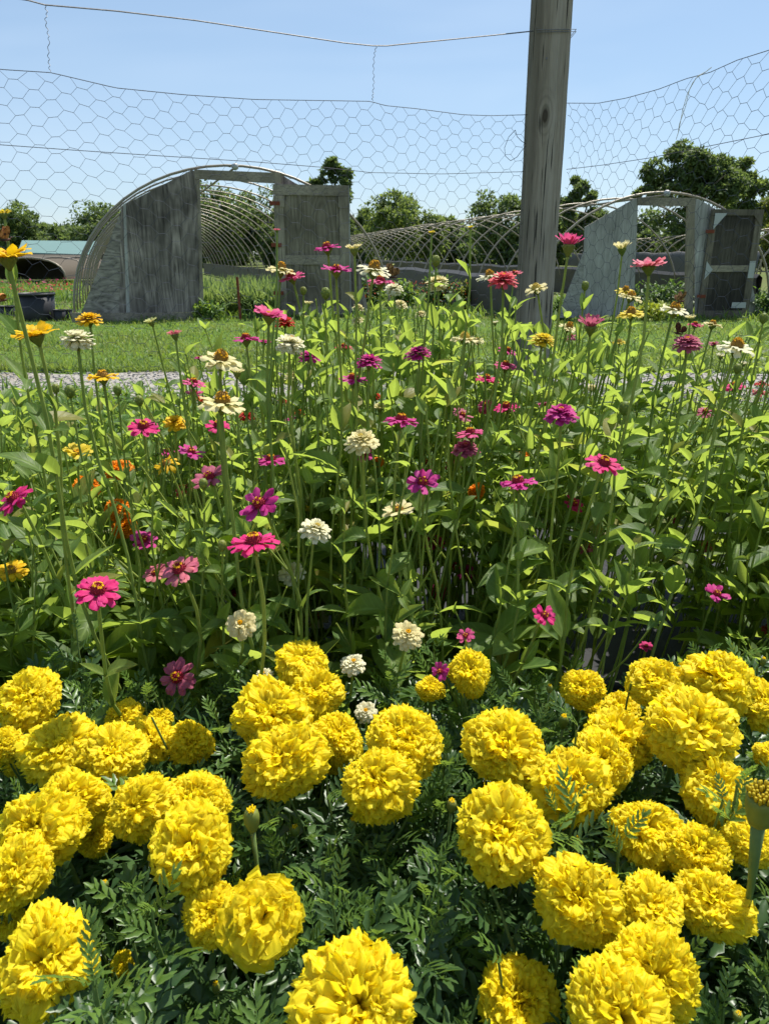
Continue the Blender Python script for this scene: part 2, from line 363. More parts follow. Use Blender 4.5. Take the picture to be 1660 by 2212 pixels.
M['grass'] = leaf_mat('grass_blade', (.10, .18, .03), (.17, .245, .045), (.44, .54, .07), .42, .5, .3, .35, None, False, (.22, .20, .07))
M['weed'] = leaf_mat('weed_leaf', (.07, .15, .025), (.13, .22, .04), (.40, .55, .05), .42, .5, .3)
M['tuft'] = leaf_mat('ornamental_grass', (.12, .20, .05), (.20, .28, .09), (.4, .5, .1), .4, .5, .3)
M['bush'] = leaf_mat('bush_leaf', (.05, .105, .025), (.085, .15, .03), (.22, .36, .04), .35, .5, .3)
M['lime_bush'] = leaf_mat('yellow_green_leaf', (.22, .28, .02), (.30, .34, .03), (.5, .55, .04), .4, .5, .3)
M['bark'] = plain('bark', (.12, .10, .075), .9, 0, .2, .5, 6, .6)
for k, (a_, b_, c_) in dict(tree=((.066, .108, .038), (.112, .16, .048), (.30, .40, .08)), tree_light=((.092, .145, .042), (.145, .195, .052), (.38, .48, .08)),
                            tree_yellow=((.11, .15, .025), (.16, .18, .03), (.32, .36, .05))).items():
    M[k] = leaf_mat('leaves_'+k, a_, b_, c_, .46, .55, .2, .5)

DIA = (np.array([(0, 0, 0), (.4, -.28, .05), (.45, 0, -.02), (.4, .28, .05), (1, 0, -.08)], float), np.array([(0, 1, 2, 2), (0, 2, 3, 3), (1, 4, 2, 2), (2, 4, 3, 3)]))
DIA = (np.array([(0, 0, 0), (.35, -.26, .06), (.5, 0, 0), (1, 0, -.1), (.35, .26, .06)], float), np.array([(0, 1, 3, 2), (0, 2, 3, 4)]))

# lawn grass: denser near, thinned with distance
def grass(name, rows, n, h, mat, xr=(-350, 2010), zb=-.01):
    b = NB(); ys = nr.uniform(rows[0], rows[1], n); xs = nr.uniform(*xr, n)
    P = np.array([at_Z(x, y, zb) for x, y in zip(xs, ys)])
    for k in range(3):
        s_ = slice(k, None, 3); q = len(P[s_]); pn = np.sin(P[s_, 0]*1.3)*np.sin(P[s_, 1]*2.1+1)
        b.scatter(BL[k], P[s_], rotz(nr.uniform(0, 6.28, q)), nr.uniform(*h, q)*(1+.35*pn))
    return kind(b.build(name, mat), 'stuff')
grass('lawn_grass', (688, 806), 60000, (.035, .095), M['grass'])
# clover and plantain patches in the lawn
b = NB(); n = 15000; ys = nr.uniform(692, 806, n); xs = nr.uniform(-350, 2010, n); P = np.array([at_Z(x, y, -.005) for x, y in zip(xs, ys)])
pn = np.sin(P[:, 0]*1.9+np.sin(P[:, 1]*1.3)*2)+np.sin(P[:, 1]*2.7+P[:, 0]*.7)+nr.normal(0, .5, n); P = P[pn > .35]; q = len(P)
D = np.stack([nr.normal(0, 1, q), nr.normal(0, 1, q), nr.uniform(.1, 1.2, q)], 1)
b.scatter(ZL[1], P, frames(D, np.tile([0, 0, 1.], (q, 1))), nr.uniform(.03, .085, q)); kind(b.build('lawn_weeds', M['weed']), 'stuff')
grass('path_edge_grass', (796, 806), 5000, (.05, .12), M['grass'])
# weeds behind the bed
b = NB(); n = 14000; ys = nr.uniform(858, 1120, n); xs = nr.uniform(-350, 2010, n); P = np.array([at_Z(x, y, -.01) for x, y in zip(xs, ys)])
P = P[(P[:, 1] > 2.3)]
for k in range(3):
    q = P[k::3]; b.scatter(BL[k], q, rotz(nr.uniform(0, 6.28, len(q))), nr.uniform(.06, .2, len(q))*(1+.3*np.sin(q[:, 0]*2)))
q = P[::2]; D = np.stack([nr.normal(0, 1, len(q)), nr.normal(0, 1, len(q)), nr.uniform(.1, .9, len(q))], 1)
b.scatter(ZL[1], q+np.array([0, 0, .05])+nr.uniform(0, .1, (len(q), 1))*np.array([0, 0, 1]), frames(D, np.tile([0, 0, 1.], (len(q), 1))), nr.uniform(.03, .075, len(q)))
kind(b.build('weeds', M['weed']), 'stuff')
# loose stones on the path
b = NB(); n = 5000; ys = nr.uniform(798, 884, n); xs = nr.uniform(-350, 2010, n); P = np.array([at_Z(x, y, 0) for x, y in zip(xs, ys)])
st = MB(); st.lathe([(.3, -.2), (.5, .0), (.42, .25), (.15, .38)], 4)
T = (np.array(st.v)[:16], np.array([f for f in st.f if len(f) == 4]))
b.scatter(T, P, rotz(nr.uniform(0, 6.28, n)), np.stack([nr.uniform(.015, .04, n), nr.uniform(.015, .04, n), nr.uniform(.01, .025, n)], 1))
sm = NT('stone'); gi = sm.n('NewGeometry'); sm.bsdf(sm.ramp(gi.outputs['Random Per Island'], [(0, (.15, .145, .135)), (.6, (.25, .24, .225)), (1, (.40, .385, .36))]), .9); sm = sm.done()
kind(b.build('gravel_stones', sm, smooth=False), 'stuff')

# ------------------------------------------------------------------ weathered post and chicken wire
post_c = at_t(1181, 247, 2.82); PX, PY = post_c.x, post_c.y; PW = .136
def post_mat():
    a = NT('weathered_post')
    v0 = a.coord('Object'); sx = a.n('SeparateXYZ'); a.l(v0, sx.inputs[0])
    kz = at_Y(1190, 250, PY-PW/2); kx = kz.x-PX-.012; kz = kz.z
    # knot: grain bends round it
    dx = a.n('Math', operation='SUBTRACT', x1=kx); a.l(sx.outputs[0], dx.inputs[0])
    dz = a.n('Math', operation='SUBTRACT', x1=kz); a.l(sx.outputs[2], dz.inputs[0])
    dz2 = a.n('Math', operation='MULTIPLY', x1=.42); a.l(dz.outputs[0], dz2.inputs[0])
    cv = a.n('CombineXYZ'); a.l(dx.outputs[0], cv.inputs[0]); a.l(dz2.outputs[0], cv.inputs[1])
    ln = a.n('VectorMath', operation='LENGTH'); a.l(cv.outputs[0], ln.inputs[0])
    infl = a.n('MapRange', x1=.0, x2=.055, x3=1, x4=0); infl.interpolation_type = 'SMOOTHSTEP'; a.l(ln.outputs['Value'], infl.inputs[0])
    # push x away from the knot
    psh = a.n('Math', operation='MULTIPLY', x1=-.55); a.l(dx.outputs[0], psh.inputs[0])
    ps2 = a.n('Math', operation='MULTIPLY'); a.l(psh.outputs[0], ps2.inputs[0]); a.l(infl.outputs[0], ps2.inputs[1])
    nx = a.n('Math', operation='ADD'); a.l(sx.outputs[0], nx.inputs[0]); a.l(ps2.outputs[0], nx.inputs[1])
    vz = a.n('Math', operation='MULTIPLY', x1=.035); a.l(sx.outputs[2], vz.inputs[0])
    vec = a.n('CombineXYZ'); a.l(nx.outputs[0], vec.inputs[0]); a.l(sx.outputs[1], vec.inputs[1]); a.l(vz.outputs[0], vec.inputs[2])
    fine = a.noise(vec.outputs[0], 75, 7, .68, .9); wide = a.noise(vec.outputs[0], 17, 4, .6, .6); crack = a.noise(vec.outputs[0], 115, 2, .5)
    c = a.ramp(fine, [(.25, (.15, .122, .09)), (.48, (.35, .295, .22)), (.75, (.56, .485, .38))])
    c2 = a.ramp(wide, [(.32, (.12, .09, .06)), (.5, (.36, .305, .225)), (.7, (.54, .475, .385))]); c = a.mix(.5, c, c2)
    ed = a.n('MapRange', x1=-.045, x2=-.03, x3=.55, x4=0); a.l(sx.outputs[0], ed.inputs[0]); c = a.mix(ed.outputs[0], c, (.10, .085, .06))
    ck = a.n('MapRange', x1=.35, x2=.41, x3=.9, x4=0); a.l(crack, ck.inputs[0]); c = a.mix(ck.outputs[0], c, (.03, .027, .022))
    kn = a.n('MapRange', x1=.008, x2=.016, x3=.9, x4=0); a.l(ln.outputs['Value'], kn.inputs[0]); c = a.mix(kn.outputs[0], c, (.035, .025, .016))
    rg = a.n('Math', operation='MULTIPLY', x1=520.0); a.l(ln.outputs['Value'], rg.inputs[0]); rs = a.n('Math', operation='SINE'); a.l(rg.outputs[0], rs.inputs[0])
    rm = a.n('MapRange', x1=-.2, x2=1, x3=0, x4=.5); a.l(rs.outputs[0], rm.inputs[0]); rr = a.n('Math', operation='MULTIPLY'); a.l(rm.outputs[0], rr.inputs[0]); a.l(infl.outputs[0], rr.inputs[1])
    c = a.mix(rr.outputs[0], c, (.09, .075, .055))
    gz = a.noise(v0, 2.2, 4, .6); gm = a.n('MapRange', x1=.48, x2=.72, x3=0, x4=.4); a.l(gz, gm.inputs[0]); c = a.mix(gm.outputs[0], c, (.115, .10, .07))
    a.bsdf(c, .9, 0, .12, fine, .9, .008); return a.done()
b = MB(); cch = .008; hw = PW/2; sec = [(-hw+cch, -hw), (hw-cch, -hw), (hw, -hw+cch), (hw, hw-cch), (hw-cch, hw), (-hw+cch, hw), (-hw, hw-cch), (-hw, -hw+cch)]
zs = np.linspace(-.4, 2.35, 40); vs = []
for z in zs:
    for x, y in sec:
        vs.append((x*(1+.012*math.sin(z*7+y*40)+rnd.uniform(-.006, .006)), y*(1+.01*math.sin(z*5+x*30)), z))
b.add(vs, [(k*8+j, k*8+(j+1) % 8, (k+1)*8+(j+1) % 8, (k+1)*8+j) for k in range(len(zs)-1) for j in range(8)]+[tuple(range(7, -1, -1)), tuple(range((len(zs)-1)*8, len(zs)*8))])
post = b.build('wooden_post', post_mat()); post.location = (PX, PY, 0); post.rotation_euler = (0, R(-.3), R(-3))
tag(post, 'tall weathered grey square timber post with a dark knot, rising above the flowers', 'post')
# staple and old nails in the post
for px, py in ((1187, 126), (1183, 684)):
    p = at_Y(px, py, PY-PW/2); b = MB()
    b.tube([p+Vector((0, -.003, 0))-Vector((PX, PY, 0)), p+Vector((0, .012, 0))-Vector((PX, PY, 0))], .0035, 6); b.build('nail', M['wire_rusty'], post)
b = MB(); c0 = at_Y(1162, 822, PY-PW/2-.006)-Vector((PX, PY, 0))
b.tube([c0+Vector((.010*math.sin(t), -.004*abs(math.sin(t*2)), .016*math.cos(t))) for t in np.linspace(.3, 5.6, 16)], .0022, 5)
b.build('wire_hook', M['wire'], post)

# vertical fence planes, left and right of the post
PL = Vector((PX-PW/2-.0, PY-.01, 0)); PR = Vector((PX+PW/2, PY-.01, 0))
A0 = at_t(0, 150, 2.10); A0.z = 0; B0 = at_t(1660, 108, 2.03); B0.z = 0
top_l = [(-420, 60), (-200, 120), (0, 150), (110, 157), (250, 190), (400, 205), (550, 215), (800, 219), (830, 228), (900, 235), (1000, 248), (1060, 250), (1135, 247)]
top_r = [(1225, 222), (1290, 223), (1350, 212), (1420, 193), (1480, 170), (1530, 157), (1590, 130), (1660, 108), (1800, 60), (2000, 5)]
def plane_of(P, Q):
    d = (Q-P).normalized(); return d, Vector((-d.y, d.x, 0))
def on_fence(side, x, y):
    P, Q = (PL, A0) if side == 'l' else (PR, B0); d, nn = plane_of(P, Q); X = at_plane(x, y, P, nn); return (X-P).dot(d), X.z
def netting(side, top, length, seed):
    P, Q = (PL, A0) if side == 'l' else (PR, B0); d, nn = plane_of(P, Q)
    sz = sorted(on_fence(side, x, y) for x, y in top); S = [q[0] for q in sz]; Z = [q[1] for q in sz]; S[0] = min(S[0], 0)
    ph = seed
    def mapp(s_, h):
        # h metres below the top edge; the sheet bulges and its cells are pulled about
        zt = np.interp(s_, S, Z); k = min(1, h/.12)
        # irregular pull near the post, and the sag of the rows
        s2 = s_ + k*(.012*math.sin(3.1*s_+2.2*h+ph)+.006*math.sin(9*s_-5*h+ph)); z2 = zt-h+k*(.012*math.sin(4.3*s_+3*h+ph)+.004*math.sin(17*s_+9*h))
        s2 = max(s2, 0)
        off = .018*math.sin(2.3*s_+1.1*h+ph)*k+.006*math.sin(11*s_+7*h)*k
        return P+d*s2+nn*off+Vector((0, 0, z2))
    CW, RH = (.0455, .0495); b = MB(); nc = int(length/CW); nrw = int(1.5/RH)
    jit = {}
    def J(key, s_, h):
        if key not in jit:
            jit[key] = mapp(max(0, s_+rnd.gauss(0, .0018)), max(0, h+rnd.gauss(0, .0016)))
        return jit[key]
    r = .00062
    def seg(p, q, r=.00056):
        a = (q-p).normalized(); u = a.cross(nn).normalized(); w_ = a.cross(u); vs = []
        for e in (p-a*r*.5, q+a*r*.5):
            for t in (0, 2.094, 4.189): vs.append(e+(u*math.cos(t)+w_*math.sin(t))*r)
        b.add(vs, [(0, 1, 4, 3), (1, 2, 5, 4), (2, 0, 3, 5)])
    for i in range(nc+1):
        for j in range(nrw):
            h = j*RH+(i % 2)*RH*.5
            if h > 1.46: continue
            s_ = i*CW
            l_ = J((i, j, 0), s_-CW*.26, h); r_ = J((i, j, 1), s_+CW*.26, h)
            if h > .004: seg(l_, r_, .00082)
            if i < nc:
                for dj in ((-1, 0) if i % 2 == 0 else (0, 1)):
                    jj = j+dj
                    if 0 <= jj < nrw:
                        h2 = jj*RH+((i+1) % 2)*RH*.5
                        if h2 < 1.46: seg(r_, J((i+1, jj, 0), s_+CW-CW*.26, h2))
    ed = [mapp(s_, 0) for s_ in np.linspace(0, nc*CW, nc*2)]
    b.tube([p+nn*.001 for p in ed], .0011, 4)
    o = b.build('netting', M['wire']); return o, mapp
fen = thing('chicken_wire_fence', (0, 0, 0), 'hexagonal chicken wire fence sagging across the sky, stapled to the timber post', 'fence')
LENL = (A0-PL).length*1.45; LENR = (B0-PR).length*1.35
nl_, mapl = netting('l', top_l, LENL, .3); nl_.parent = fen
nr_, mapr = netting('r', top_r, LENR, 2.1); nr_.parent = fen
def fence_pts(side, px, off=0.004):
    P, Q = (PL, A0) if side == 'l' else (PR, B0); d, nn = plane_of(P, Q)
    if nn.y > 0: nn = -nn
    return [at_plane(x, y, P, nn)+nn*off for x, y in px]
b = MB(); b.tube(fence_pts('l', [(-300, 278), (0, 313), (150, 324), (300, 334), (550, 350), (700, 362), (800, 373), (950, 376), (1130, 371)]), .0010, 4); b.build('support_wire', M['wire'], fen)
b = MB(); b.tube(fence_pts('r', [(1224, 366), (1300, 357), (1400, 342), (1500, 322), (1660, 290), (1900, 240)]), .0010, 4); b.build('support_wire', M['wire'], fen)
b = MB(); b.tube(fence_pts('l', [(1108, 282), (1094, 297), (1085, 320), (1087, 338), (1098, 348), (1112, 340), (1122, 326), (1131, 316)], .012), .0011, 4)
b.tube(fence_pts('l', [(1108, 282), (1112, 296), (1122, 306), (1132, 312)], .012), .0011, 4); b.build('tie_wire', M['wire'], fen)
b = MB(); b.tube(fence_pts('r', [(1541, 146), (1527, 157), (1512, 164), (1500, 180), (1488, 205), (1478, 240), (1470, 284), (1464, 302)], .010), .0013, 4)
b.tube(fence_pts('r', [(1527, 157), (1508, 170), (1494, 195), (1486, 230), (1472, 270), (1470, 286)], .012), .0013, 4); b.build('tie_wire', plain('pale_tie', (.62, .60, .55), .5, .2), fen)
owr = MB(); owr.tube(fence_pts('l', [(-400, -85), (-150, -26), (0, -4), (60, 5), (97, 15), (250, 28), (420, 48), (600, 75), (740, 96), (800, 102), (830, 102), (900, 95), (1000, 85), (1070, 78), (1146, 70)], .02), .0021, 5)
ow = owr.build('overhead_wire', M['wire_rusty']); tag(ow, 'slack grey wire strung above the chicken wire, ending at the timber post', 'wire')
wz = at_Y(1146, 70, PY-PW/2).z; hw2 = PW/2+.003; b = MB()
for k in range(2): b.tube([Vector((PX+hw2*sx_, PY+hw2*sy_, wz+.007*k+.001*q)) for q, (sx_, sy_) in enumerate(((-1, -1), (0, -1.02), (1, -1), (1.02, 0), (1, 1), (0, 1.02), (-1, 1), (-1.02, 0), (-1, -1)))], .0011, 5)
b.build('wire_wrap', M['wire_rusty'], ow)
for px in ([(97, 15), (102, 32), (98, 48), (103, 72), (106, 90), (104, 120), (106, 140), (108, 158)], [(807, 104), (803, 120), (801, 150), (802, 180), (800, 205), (799, 220)]):
    b = MB(); P1 = fence_pts('l', px, .02); P2 = []
    for k in range(60):
        t = k/59*(len(P1)-1); i = min(int(t), len(P1)-2); p = P1[i].lerp(P1[i+1], t-i); P2.append(p+Vector((.0025*math.sin(k*1.1), .002*math.cos(k*1.1), 0)))
    b.tube(P2, .0009, 4); b.build('tie_wire', M['wire_rusty'], ow)

# ------------------------------------------------------------------ hoop houses
AZ = R(-18.9); HD = Vector((math.sin(AZ), math.cos(AZ), 0)); HR = Vector((math.cos(AZ), -math.sin(AZ), 0))
M['hoop'] = plain('hoop_pipe', (.25, .215, .16), .45, .25, .4, .25, 9, .1)
M['ply'] = wood('grey_plywood', (.085, .070, .060), (.46, .385, .33), 'z', (.040, .034, .030), .7, 22, True, 0)
M['ply_h'] = wood('grey_plywood_flat', (.11, .095, .082), (.46, .40, .34), 'x', (.07, .06, .05), .4, 24, True, .1)
M['board'] = wood('grey_board', (.17, .142, .105), (.42, .355, .265), 'z', (.06, .048, .034), .55, 60, False, 0)
M['board_x'] = wood('grey_board_flat', (.17, .142, .105), (.43, .365, .28), 'x', (.055, .044, .032), .55, 60, False, 0)
M['doorply'] = wood('door_plywood', (.10, .082, .058), (.33, .28, .205), 'z', (.055, .045, .032), .6, 30, True, 0)
M['ply_pale'] = wood('pale_plywood', (.24, .225, .21), (.52, .49, .455), 'z', (.15, .14, .13), .5, 26, False, .05)
M['ply_pale_h'] = wood('pale_plywood_flat', (.20, .187, .172), (.47, .44, .405), 'x', (.13, .12, .11), .5, 30, False, .05)
M['dark_door'] = wood('dark_door_plywood', (.028, .023, .018), (.12, .102, .080), 'z', (.012, .011, .010), .6, 34, False, 0)
M['film'] = plain('dark_rolled_film', (.058, .052, .044), .55, 0, .4, .35, 4, .6)
M['white_patch'] = plain('white_bracket', (.38, .38, .37), .5, .2, .4, .1, 10, .05)
M['rust'] = plain('rusty_stake', (.20, .055, .03), .85, .2, .2, .4, 30, .4)
def house_frame(px_center, py_base):
    o = at_Z(px_center, py_base, 0); return o
def fuv(o, x, y, off=0):
    p = at_plane(x, y, o+HD*off, HD); q = p-o; return q.dot(HR), q.z
def arch(o, a, H, back, n=30, up=.0):
    return [o+HD*back+HR*(a*math.cos(t))+Vector((0, 0, up+(H-up)*math.sin(t)**.94)) for t in np.linspace(math.pi, 0, n)]
def panel(root, name, o, pts, y0, thick, mat, parent=None):
    """flat board cut to an outline in the end wall's plane, with its own thickness"""
    uv = [p for p in pts]; n = len(uv); ar = sum(uv[i][0]*uv[(i+1) % n][1]-uv[(i+1) % n][0]*uv[i][1] for i in range(n))
    if ar < 0: uv = uv[::-1]
    # own origin so the grain differs
    vs = [HR*u+Vector((0, 0, z))+HD*(y0) for u, z in uv]+[HR*u+Vector((0, 0, z))+HD*(y0+thick) for u, z in uv]
    b = MB(); b.add(vs, [tuple(range(n)), tuple(range(2*n-1, n-1, -1))]+[(i, n+i, n+(i+1) % n, (i+1) % n) for i in range(n)])
    ob = b.build(name, mat, parent or root); return ob
def rect(x0, y0, x1, y1): return [(x0, y0), (x1, y0), (x1, y1), (x0, y1)]

# --- the near house with its plywood end wall and open door
OL = house_frame(499, 686); tL = depth(OL)
uL, HL = fuv(OL, 504, 357); aL = uL-fuv(OL, 159, 674)[0]
hl = thing('hoop_house', OL, 'bare hoop house with dark grey plywood end wall and open plywood door', 'hoop house')
Z0 = Vector((0, 0, 0))
def f(x, y): return fuv(OL, x, y)
fo = lambda pts: [f(x, y) for x, y in pts]
nh = 25
for k in range(nh):
    b = MB(); b.tube(arch(HR*uL, aL*(1+.004*rnd.uniform(-1, 1)), HL*(1+.008*rnd.uniform(-1, 1)), k*1.2), .0155 if k else .021, 8); b.build('hoop', M['hoop'], hl, True)
b = MB(); b.tube([HR*uL+HD*(-.02)+Vector((0, 0, HL-.05)), HR*uL+HD*(nh*1.2-1)+Vector((0, 0, HL-.05))], .017, 6); b.build('ridge_pipe', M['hoop'], hl, True)
b = MB(); u, z = f(507, 359); b.lathe([(.02, -.05), (.05, -.03), (.055, .03), (.02, .05)], 10, 0, Matrix.Translation(HR*u+Vector((0, 0, z-.01))-HD*.03)); b.build('ridge_cap', M['white_patch'], hl, True)
panel(hl, 'end_wall', OL, fo([(262, 446), (413, 368), (427, 372), (436, 674), (258, 676)]), -.045, .016, M['ply'])
panel(hl, 'end_wall', OL, fo([(176, 676), (266, 443), (270, 676)]), -.028, .014, M['ply_h'])
panel(hl, 'batten', OL, fo([(266, 442), (272, 439), (281, 674), (273, 675)]), -.055, .009, M['ply_pale'])
panel(hl, 'baseboard', OL, fo(rect(155, 675, 440, 697)), -.06, .035, M['board_x'])
panel(hl, 'door_header', OL, fo([(419, 367), (594, 374), (594, 397), (420, 387)]), -.07, .04, M['board_x'])
panel(hl, 'door_jamb', OL, fo([(424, 388), (431, 388), (440, 676), (432, 676)]), -.06, .05, M['board'])
panel(hl, 'door_jamb', OL, fo([(592, 374), (606, 374), (611, 690), (597, 690)]), -.075, .055, M['board'])
panel(hl, 'end_wall', OL, fo([(604, 376), (637, 396), (655, 404), (760, 530), (800, 690), (612, 690)]), -.03, .014, M['ply'])
# open door leaf swung out to the right
dr = link(bpy.data.objects.new('door', None)); dr.parent = hl
hp = fuv(OL, 600, 698); leafW = 158*tL/FPX; zt = fuv(OL, 600, 399)[1]; zb = .02
hinge = HR*hp[0]-HD*.10; ang = R(-7)
dru = (HR*math.cos(ang)+HD*math.sin(ang)); drn = Vector((-dru.y, dru.x, 0))
def dboard(name, u0, u1, z0, z1, y0, y1, mat, par):
    b = MB(); vs = []
    for y in (y0, y1):
        for u, z in ((u0, z0), (u1, z0), (u1, z1), (u0, z1)): vs.append(hinge+dru*u+drn*y+Vector((0, 0, z)))
    b.add(vs, [(0, 1, 2, 3), (7, 6, 5, 4), (0, 4, 5, 1), (1, 5, 6, 2), (2, 6, 7, 3), (3, 7, 4, 0)]); return b.build(name, mat, par)
DW, DH = leafW, zt-zb
dboard('panel', .03, DW-.03, zb+.03, zt-.03, .022, .036, M['doorply'], dr)
st_ = .155
for u0, u1 in ((0, st_), (DW-st_, DW)): dboard('stile', u0, u1, zb, zt-.165, 0, .02, M['board'], dr)
dboard('rail', 0, DW, zt-.16, zt, -.001, .019, M['board_x'], dr)
dboard('rail', st_+.003, DW-st_-.003, zb+DH*.40, zb+DH*.40+.15, -.001, .019, M['board_x'], dr)
dboard('rail', st_+.003, DW-st_-.003, zb+.01, zb+.14, -.001, .019, M['board_x'], dr)
for u0, u1 in ((0, .17), (DW-.17, DW)): dboard('gusset', u0, u1, zt-.34, zt-.17, -.012, -.002, M['board'], dr)
for zz in (.18, .55, .86):
    dboard('hinge', -.07, .10, zb+DH*zz-.03, zb+DH*zz+.03, -.020, -.013, M['rust'], dr)
dboard('sunlit_edge_strip', DW+.002, DW+.022, zb, zt, 0, .04, M['ply_pale'], dr)  # paler strip: sunlight on the leaf's right edge, put into the colour
# side curtain boards along the far (right) side
b = MB()
vs = []; u = uL+aL*.985
for y in (3.0, 31.0):
    for z in (0.0, .55): vs.append(HR*u+HD*y+Vector((0, 0, z)))
b.add([v for v in vs]+[v+HR*.03 for v in vs], [(0, 1, 3, 2), (4, 6, 7, 5), (1, 5, 7, 3), (0, 4, 5, 1), (2, 3, 7, 6), (0, 2, 6, 4)])
b.build('side_board', M['film'], hl)
# rusty stake by the doorway
p = at_Z(520, 692, 0); b = MB(); q = at_Y(512, 598, p.y); b.tube([p-Vector((0, 0, .1)), q], .022, 6); b.build('metal_stake', M['rust']).update_tag()
tag(bpy.data.objects['metal_stake'], 'thin rusty metal stake leaning in front of the open doorway', 'stake')

# --- the second house behind the post, bare lattice of hoops
AZ = R(-11.7); HD = Vector((math.sin(AZ), math.cos(AZ), 0)); HR = Vector((math.cos(AZ), -math.sin(AZ), 0))
OR = house_frame(1430, 688); tR = depth(OR); uR, HRt = fuv(OR, 1436, 415); aR = fuv(OR, 1655, 690)[0]-uR
h2 = thing('hoop_house', OR, 'long bare hoop house with pale plywood end wall and dark half open door', 'hoop house')
f = lambda x, y: fuv(OR, x, y)
fo = lambda pts: [f(x, y) for x, y in pts]
for k in range(27):
    b = MB(); b.tube(arch(HR*uR, aR*(1+.004*rnd.uniform(-1, 1)), HRt*(1+.01*rnd.uniform(-1, 1)), k*1.38), .016 if k else .020, 8); b.build('hoop', M['hoop'], h2, True)
for k_ in (.0,):
    b = MB(); b.tube([HR*uR+Vector((0, 0, HRt-.045)), HR*uR+HD*36+Vector((0, 0, HRt-.045))], .016, 6); b.build('ridge_pipe', M['hoop'], h2, True)
b = MB(); u, z = f(1437, 417); b.lathe([(.02, -.05), (.05, -.03), (.055, .03), (.02, .05)], 10, 0, Matrix.Translation(HR*u+Vector((0, 0, z-.01))-HD*.03)); b.build('ridge_cap', M['white_patch'], h2, True)
panel(h2, 'end_wall', OR, fo([(1259, 491), (1366, 430), (1374, 429), (1364, 682), (1254, 684)]), -.045, .016, M['ply_pale'])
panel(h2, 'end_wall', OR, fo([(1200, 686), (1257, 545), (1257, 686)]), -.042, .014, M['ply_pale_h'])
panel(h2, 'door_header', OR, fo([(1372, 427), (1495, 428), (1495, 446), (1372, 444)]), -.07, .045, M['board_x'])
panel(h2, 'door_jamb', OR, fo([(1479, 446), (1494, 446), (1490, 684), (1474, 684)]), -.07, .05, M['board'])
panel(h2, 'end_wall', OR, fo([(1497, 429), (1505, 430), (1542, 452), (1600, 540), (1640, 690), (1497, 690)]), -.03, .014, M['ply_pale'])
for sgn in (-1, 1):        # rolled up side film
    b = MB(); vs = []
    for k in range(40):
        y = .3+k*.9
        for (du, z) in ((0, .0), (-.02, .30), (-.07, .62), (-.02, .68), (.05, .62), (.05, 0)):
            vs.append(HR*(uR+sgn*(aR*.985+du))+HD*y+Vector((0, 0, z+.02*math.sin(k*1.7)*(z > .5))))
    b.add(vs, [(k*6+j, k*6+j+1, (k+1)*6+j+1, (k+1)*6+j) for k in range(39) for j in range(5)]); b.build('rolled_side_film', M['film'], h2)
# dark door leaf
d2 = link(bpy.data.objects.new('door', None)); d2.parent = h2
hp = fuv(OR, 1497, 690); leafW = 116*tR/FPX; zt = fuv(OR, 1497, 452)[1]; hinge = HR*hp[0]-HD*.09; ang = R(-5)
dru = (HR*math.cos(ang)+HD*math.sin(ang)); drn = Vector((-dru.y, dru.x, 0)); DW, DH = leafW, zt-zb
dboard('panel', .02, DW-.02, zb+.03, zt-.02, .022, .036, M['dark_door'], d2)
dk = wood('dark_frame', (.085, .068, .050), (.26, .22, .165), 'z', (.03, .026, .02), .5, 60)
for u0, u1 in ((0, .11), (DW-.12, DW)): dboard('stile', u0, u1, zb, zt-.095, 0, .02, dk, d2)
dboard('rail', 0, DW, zt-.09, zt, -.001, .019, dk, d2)
dboard('rail', .113, DW-.123, zb+DH*.43, zb+DH*.43+.10, -.001, .019, M['board_x'], d2)
dboard('rail', .0, DW, zb-.015, zb+.10, -.004, .018, dk, d2)
def dpoly(name, pts, y, mat):
    b = MB(); n = len(pts); vs = [hinge+dru*(u*DW)+drn*yy+Vector((0, 0, zb+z*DH)) for yy in (y, y+.006) for u, z in pts]
    b.add(vs, [tuple(range(n)), tuple(range(2*n-1, n-1, -1))]+[(i, n+i, n+(i+1) % n, (i+1) % n) for i in range(n)]); b.build(name, mat, d2)
for zz in (.2, .8): dboard('hinge', -.06, .085, zb+DH*zz-.025, zb+DH*zz+.025, -.020, -.013, M['rust'], d2)
dpoly('bracket', [(.07, .965), (.30, .965), (.07, .82)], -.012, M['white_patch'])
dpoly('bracket', [(.03, .53), (.17, .45), (.03, .36)], -.012, M['white_patch'])
dpoly('bracket', [(.87, .37), (.985, .37), (.985, .53), (.87, .53)], -.012, M['white_patch'])
dpoly('bracket', [(.64, .085), (.92, .085), (.92, .14), (.64, .14)], -.012, M['white_patch'])
dpoly('gusset', [(.80, .955), (.99, .955), (.99, .84)], -.012, dk)

# --- the third house, far to the right, low dark film on its sides
VAZ = math.atan2((950-830), 1692); D3 = Vector((math.sin(VAZ), math.cos(VAZ), 0)); R3 = Vector((math.cos(VAZ), -math.sin(VAZ), 0))
O3 = at_Z(1650, 600, 0)
h3 = thing('hoop_house', O3, 'far bare hoop house with dark film along its low side, seen through the pale doorway', 'hoop house')
H3 = at_Y(1650, 494, O3.y).z
for k in range(26):
    pts = [D3*(k*2.3-5)+R3*(1.9*math.cos(t)*1.25)+Vector((0, 0, H3*math.sin(t)**.9)) for t in np.linspace(math.pi, 0, 22)]
    b = MB(); b.tube(pts, .034, 6); b.build('hoop', M['hoop'], h3, True)
b = MB(); vs = []
for k in range(50):
    for du, z in ((.3, 0), (.12, .6), (-.05, 1.0), (-.18, 1.16), (-.35, 1.2), (-.3, .9)):
        vs.append(R3*(-2.35-du*.3)+D3*(k*1.2-5)+Vector((0, 0, z*(.92+.03*math.sin(k*.9)+.02*math.sin(k*2.3)))))
